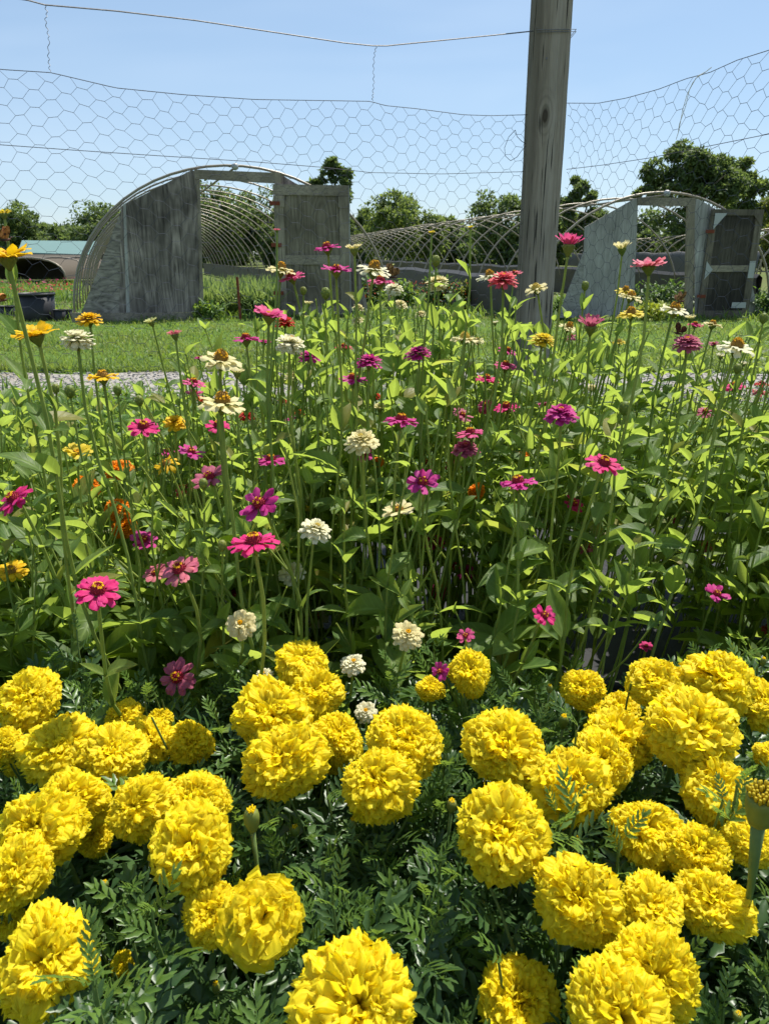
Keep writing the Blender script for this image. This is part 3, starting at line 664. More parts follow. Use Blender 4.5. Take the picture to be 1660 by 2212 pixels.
b.add(vs, [(k*6+j, k*6+j+1, (k+1)*6+j+1, (k+1)*6+j) for k in range(49) for j in range(5)]); b.build('side_film', M['film'], h3, True)

# --- far left: shed with a green roof, and a low shade tunnel in front of it
M['teal'] = plain('green_metal_roof', (.105, .19, .175), .6, .1, .5, .08, 3, .05)
M['shade'] = plain('shade_cloth', (.085, .075, .06), .9, 0, .1, .4, 25, .5)
M['shade_lt'] = plain('brown_shade_cloth', (.095, .080, .062), .9, 0, .1, .3, 30, .4)
M['bluewhite'] = plain('pale_blue_door', (.55, .62, .72), .6)
YS = 30.0
sg = at_Y(118, 603, YS); sg.z = 0
shd = thing('shed', sg, 'low shed with a pale green metal roof and dark awning beyond the fields', 'shed')
P_ = lambda x, y, dy=0: at_Y(x, y, YS+dy)-sg
b = MB(); b.add([P_(38, 545), P_(205, 550), P_(215, 521, 2.6), P_(48, 519, 2.6), P_(38, 548), P_(205, 553), P_(215, 524, 2.6), P_(48, 522, 2.6)], [(0, 1, 2, 3), (7, 6, 5, 4), (0, 4, 5, 1), (1, 5, 6, 2), (2, 6, 7, 3), (3, 7, 4, 0)]); b.build('roof', M['teal'], shd)
b = MB(); b.add([P_(42, 551, -.05), P_(210, 553, -.05), P_(210, 569, -1.2), P_(130, 567, -1.2), P_(50, 557, -1.2)], [(0, 1, 2, 3, 4)]); b.add([P_(42, 549, -.05), P_(210, 551, -.05), P_(210, 567, -1.2), P_(130, 565, -1.2), P_(50, 555, -1.2)], [(4, 3, 2, 1, 0)]); b.build('awning', M['shade'], shd)
b = MB(); b.add([P_(45, 603, .3), P_(225, 603, .3), P_(225, 548, .3), P_(45, 546, .3), P_(45, 603, 2.4), P_(225, 603, 2.4), P_(225, 523, 2.4), P_(45, 523, 2.4)], [(0, 1, 2, 3), (7, 6, 5, 4), (0, 4, 5, 1), (1, 5, 6, 2), (2, 6, 7, 3), (3, 7, 4, 0)]); b.build('wall', M['shade'], shd)
b = MB(); q0 = P_(140, 601, .1); q1 = P_(158, 580, .1); b.box((q0+q1)/2, (abs(q1.x-q0.x), .06, abs(q1.z-q0.z))); b.build('door', M['bluewhite'], shd)
tg = at_Y(66, 604, 25); tg.z = 0
tun = thing('shade_tunnel', tg, 'low brown shade cloth tunnel with open dark end, in front of the far shed', 'tunnel')
Q_ = lambda x, y, dy=0: at_Y(x, y, 25+dy)-tg
def tunnel(xc, half, top, dy0, dy1, mat, nm, skew):
    b = MB(); vs = []; n = 14
    for dy, sx_ in ((dy0, 0), (dy1, skew)):
        for t in np.linspace(math.pi, 0, n):
            q = Q_(xc+sx_+half*math.cos(t), 604-(604-top)*math.sin(t)**.8, 0); vs.append(Vector((q.x, dy, max(q.z, 0))))
    b.add(vs, [(j, j+1, n+j+1, n+j) for j in range(n-1)]); b.build(nm, mat, tun, True)
tunnel(60, 82, 559, 0, 4.5, M['shade_lt'], 'cover', 15)
b = MB(); b.add([Q_(60+80*math.cos(t), 604-44*math.sin(t)**.8, 2.2)*1.0 for t in np.linspace(math.pi, 0, 14)], [tuple(range(14))]); b.build('end_curtain', M['shade'], tun)
for t0 in (-70, -20, 30):
    b = MB(); b.tube([Q_(60+(82)*math.cos(t), 604-(46)*math.sin(t)**.8, 0)+Vector((0, (t0+70)/100*4.4-.02, .02)) for t in np.linspace(math.pi, 0, 14)], .03, 5); b.build('hoop', M['hoop'], tun, True)

# black plant tubs on the grass edge
M['black'] = plain('black_plastic', (.014, .014, .016), .5, 0, .4, .3, 8, .1)
def tub(x, y, wpx, hpx, label, flare=1.12):
    o = at_Z(x, y, 0); t = depth(o); r = wpx/2*t/FPX; h = hpx*t/FPX/.97
    th = thing('plant_tub', o, label, 'plant pot', 'black pots left of the plywood wall')
    b = MB(); b.lathe([(r/flare*.98, 0), (r/flare, .02), (r*.99, h*.93), (r*.93, h*.93), (r/flare*.9, .06)], 24); b.build('body', M['black'], th, True)
    b = MB(); n = 24; vs = []
    for rr, zz in ((r*.99, h*.92), (r*1.05, h*.93), (r*1.05, h), (r*.95, h), (r*.94, h*.92)):
        vs += [(rr*math.cos(2*math.pi*j/n), rr*math.sin(2*math.pi*j/n), zz) for j in range(n)]
    b.add(vs, [(k*n+j, k*n+(j+1) % n, (k+1)*n+(j+1) % n, (k+1)*n+j) for k in range(4) for j in range(n)]); b.build('rim', M['black'], th, True)
    return th
tub(84, 691, 78, 54, 'large black plastic tub standing on the grass left of the plywood wall')
tub(131, 692, 26, 22, 'small black pot squeezed between the large tub and the hoop house')
tub(148, 690, 22, 20, 'smallest black pot, touching the foot of the first hoop')
tub(18, 684, 34, 22, 'low black pot behind the tall yellow zinnia stems')
# ------------------------------------------------------------------ trees, shrubs, far field
def crown(b, c, rx, ry, rz, nl, nleaf, size, seed, gap=.0, mi=0, lob=(.20, .46)):
    g = np.random.default_rng(seed)
    for i in range(nl):
        d = g.normal(0, 1, 3); d /= np.linalg.norm(d); rr = g.uniform(.35, .80)
        lc = c+d*np.array([rx, ry, rz])*rr
        lr = g.uniform(*lob)*np.array([rx*.85, ry*.85, rz*.75])
        n = int(nleaf*g.uniform(.6, 1.3))
        v = g.normal(0, 1, (n, 3)); v /= np.linalg.norm(v, axis=1, keepdims=True)
        v[:, 2] = np.where(v[:, 2] < -.35, -v[:, 2], v[:, 2])
        rad = g.uniform(.50, 1.22, (n, 1))**.7
        # twiggy surface: leaves gather in small sprays
        k = max(5, n//9); sp_ = g.normal(0, 1, (k, 3)); sp_ /= np.linalg.norm(sp_, axis=1, keepdims=True)
        idx = g.integers(0, k, n); v = v*.42+sp_[idx]*.75; v /= np.linalg.norm(v, axis=1, keepdims=True)
        P = lc+v*rad*lr
        D = g.normal(0, .8, (n, 3))+v*.6; D[:, 2] -= .25
        N = v+g.normal(0, .55, (n, 3))+np.array([0, 0, .5])
        b.scatter(DIA, P, frames(D, N), g.uniform(.65, 1.35, n)*size, mi)
def tree(px, top, wpx, Y, label, mat='tree', base=None, seed=0, nl=30, nleaf=330, low=-.05, name='tree', lobes=None, size=None, group='trees beyond the hoop houses'):
    g = at_Y(px, 600, Y); g.z = 0; t = depth(g)
    H = at_Y(px, top, Y).z; rx = wpx/2*t/FPX
    th = thing(name, g, label, 'tree', group)
    b = NB(); size = size or .0052*t
    if lobes:
        for (lx, ly, lw, lh, k) in lobes:
            q = at_Y(lx, ly, Y)-g; crown(b, np.array([q.x, rnd.uniform(-.5, .5), q.z]), lw/2*t/FPX, lw/2*t/FPX, lh/2*t/FPX, k, nleaf, size, seed+abs(int(lx)))
    else:
        cz = H*(1+low)/2; crown(b, np.array([0, 0, cz]), rx*1.12, rx*1.05, H*(1-low)/2*1.13, nl, nleaf, size, seed+abs(int(px)))
    b.build('crown', M[mat], th)
    m = MB(); r0 = .022*H+.06
    tr = [Vector((.05*H*math.sin(k*.9+seed)*k/6, .03*H*math.cos(k+seed)*k/6, H*.82*k/6-.2)) for k in range(7)]
    m.tube(tr, [r0*(1-.14*k) for k in range(7)], 7)
    for k in range(7):
        a = rnd.uniform(0, 6.28); s_ = rnd.uniform(.3, .75); p = tr[int(s_*6)]
        e = p+Vector((math.cos(a)*rx*.6, math.sin(a)*rx*.6, H*.2)); m.tube([p, p.lerp(e, .5)+Vector((0, 0, .03*H)), e], [r0*.4, r0*.25, r0*.1], 5)
    m.build('trunk', M['bark'], th, True)
    return th
tree(52, 447, 150, 62, 'rounded dark tree behind the shed with the green roof', seed=1)
tree(118, 486, 80, 66, 'low dark tree between the shed and the taller tree by the first hoop', seed=2, nl=12)
tree(222, 415, 165, 60, 'dark bushy tree rising behind the left curve of the near hoop house', seed=3)
tree(330, 470, 150, 70, 'dark tree hidden behind the plywood end wall of the near hoop house', seed=12)
tree(470, 382, 170, 64, 'tall dark tree seen through the open doorway of the near hoop house', seed=4, nl=20)
tree(585, 410, 150, 66, 'dark tree behind the right jamb of the near hoop house doorway', seed=5)
tree(722, 356, 100, 62, 'slim tree with a round topknot above the open plywood door', seed=6, lobes=[(725, 372, 68, 46, 6), (690, 392, 46, 34, 4), (745, 405, 52, 40, 5), (718, 440, 90, 80, 8), (722, 500, 110, 120, 10)])
tree(845, 407, 175, 60, 'broad mid green tree in the gap between door and post', 'tree_light', seed=7, nl=22)
tree(920, 425, 110, 62, 'lighter tree crowded against the right side of the broad tree in the gap', 'tree_light', seed=8, nl=13)
tree(785, 425, 90, 66, 'dark tree just right of the open plywood door', seed=9, nl=12)
tree(983, 463, 110, 74, 'lowest distant tree, filling the dip left of the post', seed=10, nl=12)
tree(1082, 404, 150, 58, 'dark rounded tree touching the left edge of the post', seed=11)
tree(1170, 430, 130, 66, 'tree mostly hidden behind the timber post', seed=13)
tree(1255, 386, 115, 60, 'dark uneven tree just right of the post', seed=14, lobes=[(1240, 412, 62, 52, 6), (1275, 432, 60, 44, 5), (1225, 440, 60, 60, 5), (1252, 480, 120, 90, 10)])
tree(1490, 303, 250, 52, 'biggest tree, a broad dense crown above the pale hoop house door', seed=15, nleaf=300, lobes=[(1488, 345, 130, 80, 13), (1420, 378, 95, 75, 9), (1545, 375, 110, 85, 10), (1395, 420, 70, 60, 6), (1470, 410, 170, 95, 16), (1560, 425, 110, 90, 10), (1480, 480, 190, 110, 14)])
tree(1610, 345, 140, 56, 'second crown, slightly lower, leaning on the right of the biggest tree', 'tree_light', seed=16, lobes=[(1600, 368, 75, 50, 7), (1628, 402, 85, 60, 8), (1585, 420, 80, 70, 7), (1615, 465, 130, 90, 12)])
tree(1662, 415, 120, 50, 'yellowish green tree at the edge beyond the dark door', 'tree_yellow', seed=17, nl=16)
tree(1800, 380, 200, 58, 'tree past the right end of the hoop houses', seed=18)
tree(-110, 430, 200, 64, 'tree past the left end of the shed', seed=19)
# the wood behind them, one mass
b = NB()
for k in range(56):
    x = -700+k*56; Y = rnd.uniform(72, 84); q = at_Y(x, 548, Y); t = depth(q); hh = at_Y(x, rnd.uniform(455, 492), Y).z
    crown(b, np.array([q.x, q.y, hh*.5]), 70*t/FPX, 3, hh*.62, 9, 190, .0075*t, 500+k)
kind(b.build('far_woods', M['tree']), 'stuff')

def shrub(x, y, wpx, hpx, label, mat='bush', n=700, leaf=.085, cat='shrub', group='shrubs around the hoop houses', narrow=False, Y=None):
    g = at_Z(x, y, 0) if Y is None else at_Y(x, y, Y); g.z = 0; t = depth(g); rx = wpx/2*t/FPX; h = hpx*t/FPX
    th = thing('shrub', g, label, cat, group); b = NB(); g_ = np.random.default_rng(int(x*7+y))
    v = g_.normal(0, 1, (n, 3)); v /= np.linalg.norm(v, axis=1, keepdims=True); v *= g_.uniform(.35, 1.05, (n, 1))
    bump = 1+.25*np.sin(v[:, :1]*6+x)+.2*np.sin(v[:, 1:2]*7)
    P = np.array([0, 0, h*.5])+v*bump*np.array([rx, rx*.7, h*.5]); P[:, 2] = np.maximum(P[:, 2], .02)
    D = g_.normal(0, .7, (n, 3))+v*.8; D[:, 2] += .3
    b.scatter(ZL[1] if not narrow else ZL[4], P, frames(D, np.tile([0, 0, 1.], (n, 1))+v*.4), g_.uniform(.6, 1.4, n)*leaf)
    b.build('foliage', M[mat], th)
    m = NB()
    for k in range(6):
        a = g_.uniform(0, 6.28); m.tube([Vector((0, 0, -.02)), Vector((math.cos(a)*rx*.3, math.sin(a)*rx*.3, h*.4)), Vector((math.cos(a)*rx*.6, math.sin(a)*rx*.5, h*.75))], .008, .003)
    m.build('stems', M['stem'], th); return th
shrub(1402, 690, 110, 32, 'yellow green low shrub at the foot of the pale hoop house doorway', 'lime_bush', 700, .07)
shrub(1450, 685, 80, 26, 'yellow green shrub tucked against the dark half open door', 'lime_bush', 500, .07)
shrub(1425, 672, 120, 60, 'grey green leafy shrub standing inside the pale doorway', 'bush', 800, .085)
shrub(1650, 684, 90, 50, 'rounded green shrub right of the dark door', 'bush', 800, .075)
shrub(1215, 690, 60, 40, 'green shrub between the post and the pale plywood wall', 'bush', 500, .07)
shrub(450, 690, 60, 34, 'weedy clump growing against the plywood wall beside the doorway', 'weed', 500, .075)
for x, y, w_, h_, mt, lb in ((800, 664, 70, 60, 'bush', 'leafy garden shrub just right of the open plywood door'), (868, 668, 80, 52, 'weed', 'grey green garden shrub under the cream zinnias left of the tall buds'),
        (945, 664, 90, 66, 'bush', 'tall garden shrub in the middle of the bed beyond the lawn'), (1015, 666, 70, 48, 'tree_yellow', 'olive garden shrub between the tall bud stem and the post'), (1080, 668, 80, 60, 'bush', 'dark garden shrub close to the left of the post')):
    shrub(x, y, w_, h_, lb, mt, 800, .095)
# ornamental grass inside the near house
b = NB(); n = 5200; xs = nr.uniform(436, 600, n); ys = nr.uniform(655, 684, n); P = np.array([at_Z(x, y, 0) for x, y in zip(xs, ys)])
for k in range(3):
    q = P[k::3]; b.scatter(BL[k], q, rotz(nr.uniform(0, 6.28, len(q))), nr.uniform(.25, .68, (len(q), 1))*np.array([[1, .9, 1]]))
kind(b.build('ornamental_grass', M['tuft']), 'stuff')
# rough growth round the houses and the garden bed
b = NB(); n = 9000; xs = nr.uniform(-300, 1960, n); ys = nr.uniform(640, 694, n); P = np.array([at_Z(x, y, -.01) for x, y in zip(xs, ys)])
for k in range(3):
    q = P[k::3]; b.scatter(BL[k], q, rotz(nr.uniform(0, 6.28, len(q))), nr.uniform(.08, .26, (len(q), 1))*np.array([[1, 1.1, 1]]))
kind(b.build('rough_grass', M['weed']), 'stuff')
# flower field at the far left
b = NB(); n = 9000; Yf = nr.uniform(17, 27, n); xs = nr.uniform(-600, 180, n); P = np.array([at_Y(x, 600, y) for x, y in zip(xs, Yf)]); P[:, 2] = 0
row = np.sin(P[:, 1]*2.2)*.5+.5
for k in range(3):
    q = P[k::3]; b.scatter(BL[k], q, rotz(nr.uniform(0, 6.28, len(q))), (nr.uniform(.15, .38, (len(q), 1)))*np.array([[1, .6, 1]]), 0)
for mi, (y0, y1, cnt) in ((1, (18.0, 20.2, 380)), (2, (22, 25, 320)), (3, (19, 21, 110))):
    xs = nr.uniform(-600, 165, cnt); yy = nr.uniform(y0, y1, cnt); q = np.array([at_Y(x, 600, y) for x, y in zip(xs, yy)]); q[:, 2] = nr.uniform(.12, .32, cnt)
    b.scatter(DIA, q, frames(nr.normal(0, 1, (cnt, 3)), np.tile([0, -.3, 1.], (cnt, 1))), nr.uniform(.05, .12, cnt), mi)
kind(b.build('flower_field', [M['weed'], M['coral'], M['pink'], M['red']]), 'stuff')
b = NB(); n = 700; xs = nr.uniform(770, 1120, n); ys = nr.uniform(655, 672, n); q = np.array([at_Z(x, y, 0) for x, y in zip(xs, ys)]); q[:, 2] = nr.uniform(.15, .5, n)
b.scatter(DIA, q, frames(nr.normal(0, 1, (n, 3)), np.tile([0, -.3, 1.], (n, 1))), nr.uniform(.02, .045, n), 0)
b.scatter(ZL[0], q[::2]-np.array([0, 0, .08]), frames(nr.normal(0, 1, (len(q[::2]), 3)), np.tile([0, 0, 1.], (len(q[::2]), 1))), nr.uniform(.06, .1, len(q[::2])), 1)
kind(b.build('garden_bed_flowers', [M['rust'] if False else M['scarlet'], M['bush']]), 'stuff')
# ------------------------------------------------------------------ flower heads (unit diameter)
class PB:
    def __init__(s): s.v = []; s.f = []; s.a = []; s.c = []
    def grid(s, pts, al, ac):        # pts[i][j]
        k = len(s.v); ni, nj = len(pts), len(pts[0])
        for i in range(ni):
            for j in range(nj): s.v.append(pts[i][j]); s.a.append(al[i]); s.c.append(ac[j])
        for i in range(ni-1):
            for j in range(nj-1): s.f.append((k+i*nj+j, k+(i+1)*nj+j, k+(i+1)*nj+j+1, k+i*nj+j+1))
    def mesh(s, name, mats):
        me = np_mesh(name, np.array(s.v), np.array(s.f), mats)
        for nm, d in (('along', s.a), ('across', s.c)):
            at = me.attributes.new(nm, 'FLOAT', 'POINT'); at.data.foreach_set('value', np.array(d, np.float32))
        return me
def zpetal(pb, g, th, r0, L_, W_, e0, e1, z0, camber=.09, notch=.10, ruf=.02, nl=6, nu=5):
    """one ray petal: leaves the centre at angle th, elevation e0 bending to e1"""
    us = np.linspace(-1, 1, nu); pts = []; r, z = r0, z0; ph = g.uniform(0, 6); tw = g.normal(0, .12); side = g.normal(0, .05)
    al = []
    for i in range(nl+1):
        s_ = i/nl; e = e0+(e1-e0)*s_
        if i: r += math.cos(e)*L_/nl; z += math.sin(e)*L_/nl
        w_ = W_*.5*min(1, .34+.92*s_**.75)*(1 if s_ < .82 else (1-(s_-.82)/.18*.30))
        row = []
        for u in us:
            back = L_*notch*(abs(u)**2.2)*max(0, s_-.6)/.4+(L_*.035*(1-abs(u)) if (i == nl) else 0)
            zz = z-camber*W_*(abs(u)**1.7)*(.4+.6*s_)+ruf*math.sin(7*s_+3*u+ph)*s_+tw*u*w_*s_
            rr = r-back; y = u*w_+side*s_*L_
            row.append((rr*math.cos(th)-y*math.sin(th), rr*math.sin(th)+y*math.cos(th), zz))
        pts.append(row); al.append(s_)
    pb.grid(pts, al, us)
def zinnia_petals(kind_, seed):
    g = np.random.default_rng(seed); pb = PB(); d = R
    def ring(n, r0, L_, W_, e0, e1, z0, ph, jit=.12, je=6, skip=0, **kw):
        for k in range(n):
            if g.random() < skip: continue
            zpetal(pb, g, ph+2*math.pi*k/n+g.normal(0, jit), r0, L_*g.uniform(.9, 1.06), W_*g.uniform(.88, 1.1), d(e0+g.normal(0, je)), d(e1+g.normal(0, je)), z0+g.normal(0, .004), **kw)
    if kind_ == 'single':
        ring(13, .08, .42, .175, 4, -10, -.02, 0); ring(9, .08, .36, .16, 14, -2, .0, .3, skip=.1)
    elif kind_ == 'few':
        ring(10, .07, .43, .205, 14, 0, -.02, 0, skip=.07); ring(4, .07, .36, .18, 26, 10, 0, .4)
    elif kind_ == 'double':
        for k, (n, L_, e0, e1) in enumerate(((14, .45, -6, -26), (13, .41, 8, -14), (12, .36, 20, 0), (11, .29, 34, 14), (9, .22, 48, 30), (7, .15, 62, 48))):
            ring(n, .05, L_, .17-.012*k, e0, e1, -.04+.035*k, k*.37, ruf=.012, je=8)
    elif kind_ == 'pompon':
        for k, (n, L_, e0, e1) in enumerate(((15, .46, -30, -60), (15, .45, -8, -44), (14, .43, 12, -24), (13, .40, 32, 0), (11, .36, 50, 24), (9, .32, 66, 44), (6, .28, 80, 64))):
            ring(n, .04, L_, .16, e0, e1, -.02+.02*k, k*.41, ruf=.015, je=9)
    elif kind_ == 'cup':
        ring(11, .09, .44, .23, 34, 4, -.05, 0, je=9); ring(8, .09, .38, .2, 44, 18, -.02, .3, je=9)
    elif kind_ == 'up':
        ring(12, .09, .48, .17, 58, 30, -.08, 0, je=12); ring(9, .08, .42, .15, 66, 40, -.05, .3, je=12)
    elif kind_ == 'young':
        ring(13, .16, .30, .13, 44, 22, -.03, 0, je=9); ring(10, .15, .24, .11, 56, 36, 0, .25, je=9)
    elif kind_ == 'cone':
        ring(13, .10, .42, .20, 2, -16, -.03, 0, je=8); ring(9, .09, .34, .17, 12, -4, -.01, .3, je=8, skip=.1)
    elif kind_ == 'old':
        ring(8, .09, .40, .17, -6, -46, -.03, 0, je=16, skip=.15, ruf=.04); ring(5, .08, .32, .14, 10, -20, 0, .5, je=14, ruf=.04)
    k = {'pompon': .66, 'double': .82}.get(kind_)
    if k: pb.v = [(x, y, z*k) for x, y, z in pb.v]
    return pb
def eye_mesh(kind_, seed, mats):
    """domed centre of little spikes and a ring of open yellow florets"""
    g = random.Random(seed); b = MB()
    rad, hgt, nsp, nst = {'single': (.16, .20, 80, 9), 'few': (.15, .17, 70, 4), 'double': (.08, .13, 30, 9), 'pompon': (.06, .15, 18, 10), 'cup': (.15, .10, 50, 10), 'up': (.12, .10, 30, 0), 'young': (.15, .10, 60, 0), 'cone': (.155, .25, 110, 16), 'old': (.14, .16, 60, 4), 'bare': (.15, .13, 60, 0)}[kind_]
    z0 = {'double': .02, 'pompon': .05}.get(kind_, -.05)
    b.lathe([(rad*.95, z0)]+[(rad*math.cos(t), z0+hgt*math.sin(t)) for t in (.25, .6, .95, 1.25)]+[(.002, z0+hgt)], 14)
    for k in range(nsp):
        t = math.asin(min(1, (k+.5)/nsp)); a = k*2.39996
        n_ = Vector((math.cos(a)*math.cos(t), math.sin(a)*math.cos(t), .35+math.sin(t))).normalized()
        p = Vector((rad*math.cos(a)*math.cos(t), rad*math.sin(a)*math.cos(t), z0+hgt*math.sin(t)))
        x = n_.orthogonal().normalized(); y = n_.cross(x); r = .016; h_ = .05*g.uniform(.7, 1.3)
        b.add([p+x*r, p+y*r, p-x*r, p-y*r, p+n_*h_], [(0, 1, 4), (1, 2, 4), (2, 3, 4), (3, 0, 4)], 0)
    lev = (.72, .9) if kind_ != 'cone' else (.35, 1.0)
    for k in range(nst):
        a = k*2*math.pi/max(1, nst)*(1 if kind_ != 'cone' else 2.1)+g.uniform(-.2, .2); s_ = g.uniform(*lev); t = s_*math.pi/2*.8
        p = Vector((rad*math.cos(a)*math.cos(t), rad*math.sin(a)*math.cos(t), z0+hgt*math.sin(t)+.03))
        n_ = Vector((math.cos(a)*.5, math.sin(a)*.5, 1)).normalized(); x = n_.orthogonal().normalized(); y = n_.cross(x)
        b.tube([p-n_*.04, p+n_*.01], .008, 4, False, 1)
        for q in range(5):
            th = q*2*math.pi/5+a; dv = x*math.cos(th)+y*math.sin(th); pv = x*math.cos(th+1.57)+y*math.sin(th+1.57); R_ = .036*g.uniform(.85, 1.15)
            b.add([p+n_*.01, p+dv*R_*.55+pv*.016+n_*.02, p+dv*R_+n_*.008, p+dv*R_*.55-pv*.016+n_*.02], [(0, 1, 2, 3)], 1)
    return b.mesh('flower_eye', mats, False)
def calyx_mesh(kind_):
    b = MB(); hgt = .24 if kind_ not in ('young', 'up') else .34; rr = .19 if kind_ not in ('double', 'pompon') else .16
    if kind_ in ('young', 'up'): rr = .20
    b.lathe([(.035, -hgt-.05), (.06, -hgt), (rr*.72, -hgt*.62), (rr, -hgt*.22), (rr*.92, -.02), (rr*.5, .0)], 12)
    for k in range(30):
        a = k*2.39996; s_ = (k+.5)/30; z = -hgt*.8+s_*hgt*.72; r = .06+(rr-.05)*min(1, s_*1.5)+.012
        p = Vector((r*math.cos(a), r*math.sin(a), z)); o = Vector((math.cos(a), math.sin(a), .3)); t_ = Vector((-math.sin(a), math.cos(a), 0))
        b.add([p-o*.02-t_*.03, p+o*.012+Vector((0, 0, .035)), p-o*.02+t_*.03, p-o*.03-Vector((0, 0, .03))], [(0, 1, 2, 3)])
    return b.mesh('calyx', [M['calyx']], True)
KINDS = ('single', 'few', 'double', 'pompon', 'cup', 'up', 'young', 'cone', 'old')
PETM = {k: [zinnia_petals(k, 100+7*i+len(k)*31).mesh('zinnia_petals', [M['magenta']]) for i in range(4)] for k in KINDS}
EYEM = {}
for k in KINDS:
    for nm, mats in (('dark', ['eye_dark', 'eye_yellow']), ('brown', ['eye_brown', 'eye_yellow']), ('pale', ['eye_pale', 'eye_pale']), ('gold', ['eye_brown', 'eye_yellow'])):
        EYEM[k, nm] = [eye_mesh(k, 5+i, [M[q] for q in mats]) for i in range(2)]
CALM = {k: calyx_mesh(k) for k in KINDS}

# marigold: a ruffled double pompon
def mari_mesh(seed, openness=0, mat='mari'):
    g = np.random.default_rng(seed); pb = PB(); N = int(g.choice([250, 275, 300, 330])) if not openness else 95; wk = g.uniform(1.0, 1.2)*math.sqrt(220/N); ck = g.uniform(.7, 1.35); lump = g.normal(0, .05, 6)
    for i in range(N):
        f_ = (i+.5)/N
        th = math.acos(1-f_*(1.52 if not openness else .95))+g.normal(0, .06)
        th = max(.03, th); a = i*2.39996+g.normal(0, .12)
        # petal runs out from the core, then its ruffled tip folds outward over its neighbours
        R0, R1 = (.14, .47) if not openness else (.10, .52)
        if i < 16 and not openness: R0, R1 = .02, g.uniform(.33, .43)
        R1 *= g.uniform(.88, 1.09)*(1+lump[0]*math.cos(a)+lump[1]*math.sin(a)+lump[2]*math.cos(2*a+1)+lump[3]*math.cos(3*a)+lump[4]*math.cos(2*th)+.6*lump[5]*math.sin(4*a+2*th)); Lp = R1-R0; W_ = wk*(.20+.10*math.sin(th))*g.uniform(.75, 1.3)*(1.25 if openness else 1)
        nl, nu = 8, 9; us = np.linspace(-1, 1, nu); ph = g.uniform(0, 6.28); fq = g.uniform(2.6, 5.2); curl = ck*g.uniform(.4, 1.6)*(.8 if th > .5 else .5); rf = g.uniform(.028, .055); tw = g.normal(0, .55)
        er = np.array([math.sin(th)*math.cos(a), math.sin(th)*math.sin(a), math.cos(th)])
        et = np.array([math.cos(th)*math.cos(a), math.cos(th)*math.sin(a), -math.sin(th)])
        ea = np.array([-math.sin(a), math.cos(a), 0])
        ea, et = ea*math.cos(tw)+et*math.sin(tw), et*math.cos(tw)-ea*math.sin(tw)
        p = er*R0; pts = []; al = []
        for k in range(nl+1):
            s_ = k/nl; ang = curl*max(0, s_-.35)**1.2*1.6
            if k: p = p+(er*math.cos(ang)+et*math.sin(ang))*Lp/nl
            nrm = -er*math.sin(ang)+et*math.cos(ang)
            w_ = W_*.5*(.30+.85*s_**1.1)*(1 if s_ < .68 else math.sqrt(max(0, 1-((s_-.68)/.338)**4)))
            row = []
            for u in us:
                rf_ = rf*math.sin(fq*u*1.6+ph)*s_**1.6+.012*math.sin(9*u+ph*2)*s_**3
                tip = (.022*math.cos(u*6.5+ph)-.050*abs(u)**2.4)*(s_**3)
                row.append(tuple(p+ea*(u*w_)-nrm*(rf_+.10*W_*abs(u)**2*s_)+er*tip))
            pts.append(row); al.append(s_)
        pb.grid(pts, al, us)
    sq = np.array(pb.v); sq[:, 2] *= .86; pb.v = [tuple(q) for q in sq]
    return pb.mesh('marigold_petals', [M[mat]])
MARM = [mari_mesh(300+i) for i in range(12)]; MAROPEN = mari_mesh(390, 1); ORM = [mari_mesh(400+i, 0, 'orange') for i in range(2)]
b = MB(); b.lathe([(.05, -.62), (.075, -.55), (.14, -.30), (.19, -.05), (.17, .0), (.05, .02)], 12); MCAL = b.mesh('calyx', [M['calyx']], True)

# ------------------------------------------------------------------ placing the flowers
FL = []        # (x, y, w, t) of every bloom, so that loose foliage does not grow straight through a face
def basis(nrm):
    n_ = nrm.normalized(); x = Vector((1, 0, 0)); x = (x-n_*x.dot(n_)).normalized(); y = n_.cross(x)
    return Matrix((x, y, n_)).transposed()
def stem_leaves(nb, path, g, n_pairs, first, L0, skip_top=.0):
    """opposite leaves along a stem (path runs from the head down)"""
    d = [0]
    for k in range(1, len(path)): d.append(d[-1]+(path[k]-path[k-1]).length)
    def pt(s_):
        s_ = min(s_, d[-1]*.98)
        for k in range(1, len(path)):
            if s_ <= d[k]:
                q = (s_-d[k-1])/(d[k]-d[k-1]); return path[k-1].lerp(path[k], q), (path[k-1]-path[k]).normalized()
        return path[-1], Vector((0, 0, 1))
    a = g.uniform(0, 3.14); s_ = first
    for k in range(n_pairs):
        if s_ > d[-1]*.93: break
        p, up = pt(s_); fr = basis(up)
        for q in range(2):
            th = a+q*math.pi+g.normal(0, .2); el = g.uniform(.5, 1.2) if k < 2 else g.uniform(.05, .9)
            if g.random() < .07: continue
            o = fr @ Vector((math.cos(th)*math.cos(el), math.sin(th)*math.cos(el), math.sin(el)))
            L_ = L0*g.uniform(.75, 1.25)*min(1.15, .55+.2*k)
            nb.append((p, o, up, L_))
        a += math.pi/2+g.normal(0, .25); s_ += g.uniform(.055, .085)
def leaves_np(nb, lst, g, mi=0, check=None, off=Vector((0, 0, 0))):
    if not lst: return
    P = np.array([q[0] for q in lst]); D = np.array([q[1] for q in lst]); U = np.array([q[2] for q in lst]); S = np.array([q[3] for q in lst])
    keep = np.ones(len(P), bool)
    if check is not None:
        C = P+np.array(off)+D*(S*.6)[:, None]; x, y, t = projA(C)
        for (fx, fy, fw, ft) in FL:
            if check == (fx, fy, fw, ft): continue
            keep &= ~((np.abs(x-fx) < fw*.58+S*.30*FPX/t) & (np.abs(y-fy) < fw*.42+S*.28*FPX/t) & (t < ft+.02))
    ix = g.integers(0, len(ZL), len(P))
    for k in range(len(ZL)):
        s_ = keep & (ix == k)
        if s_.any(): nb.scatter(ZL[k], P[s_], frames(D[s_], U[s_]+g.normal(0, .25, (s_.sum(), 3))), S[s_], mi)
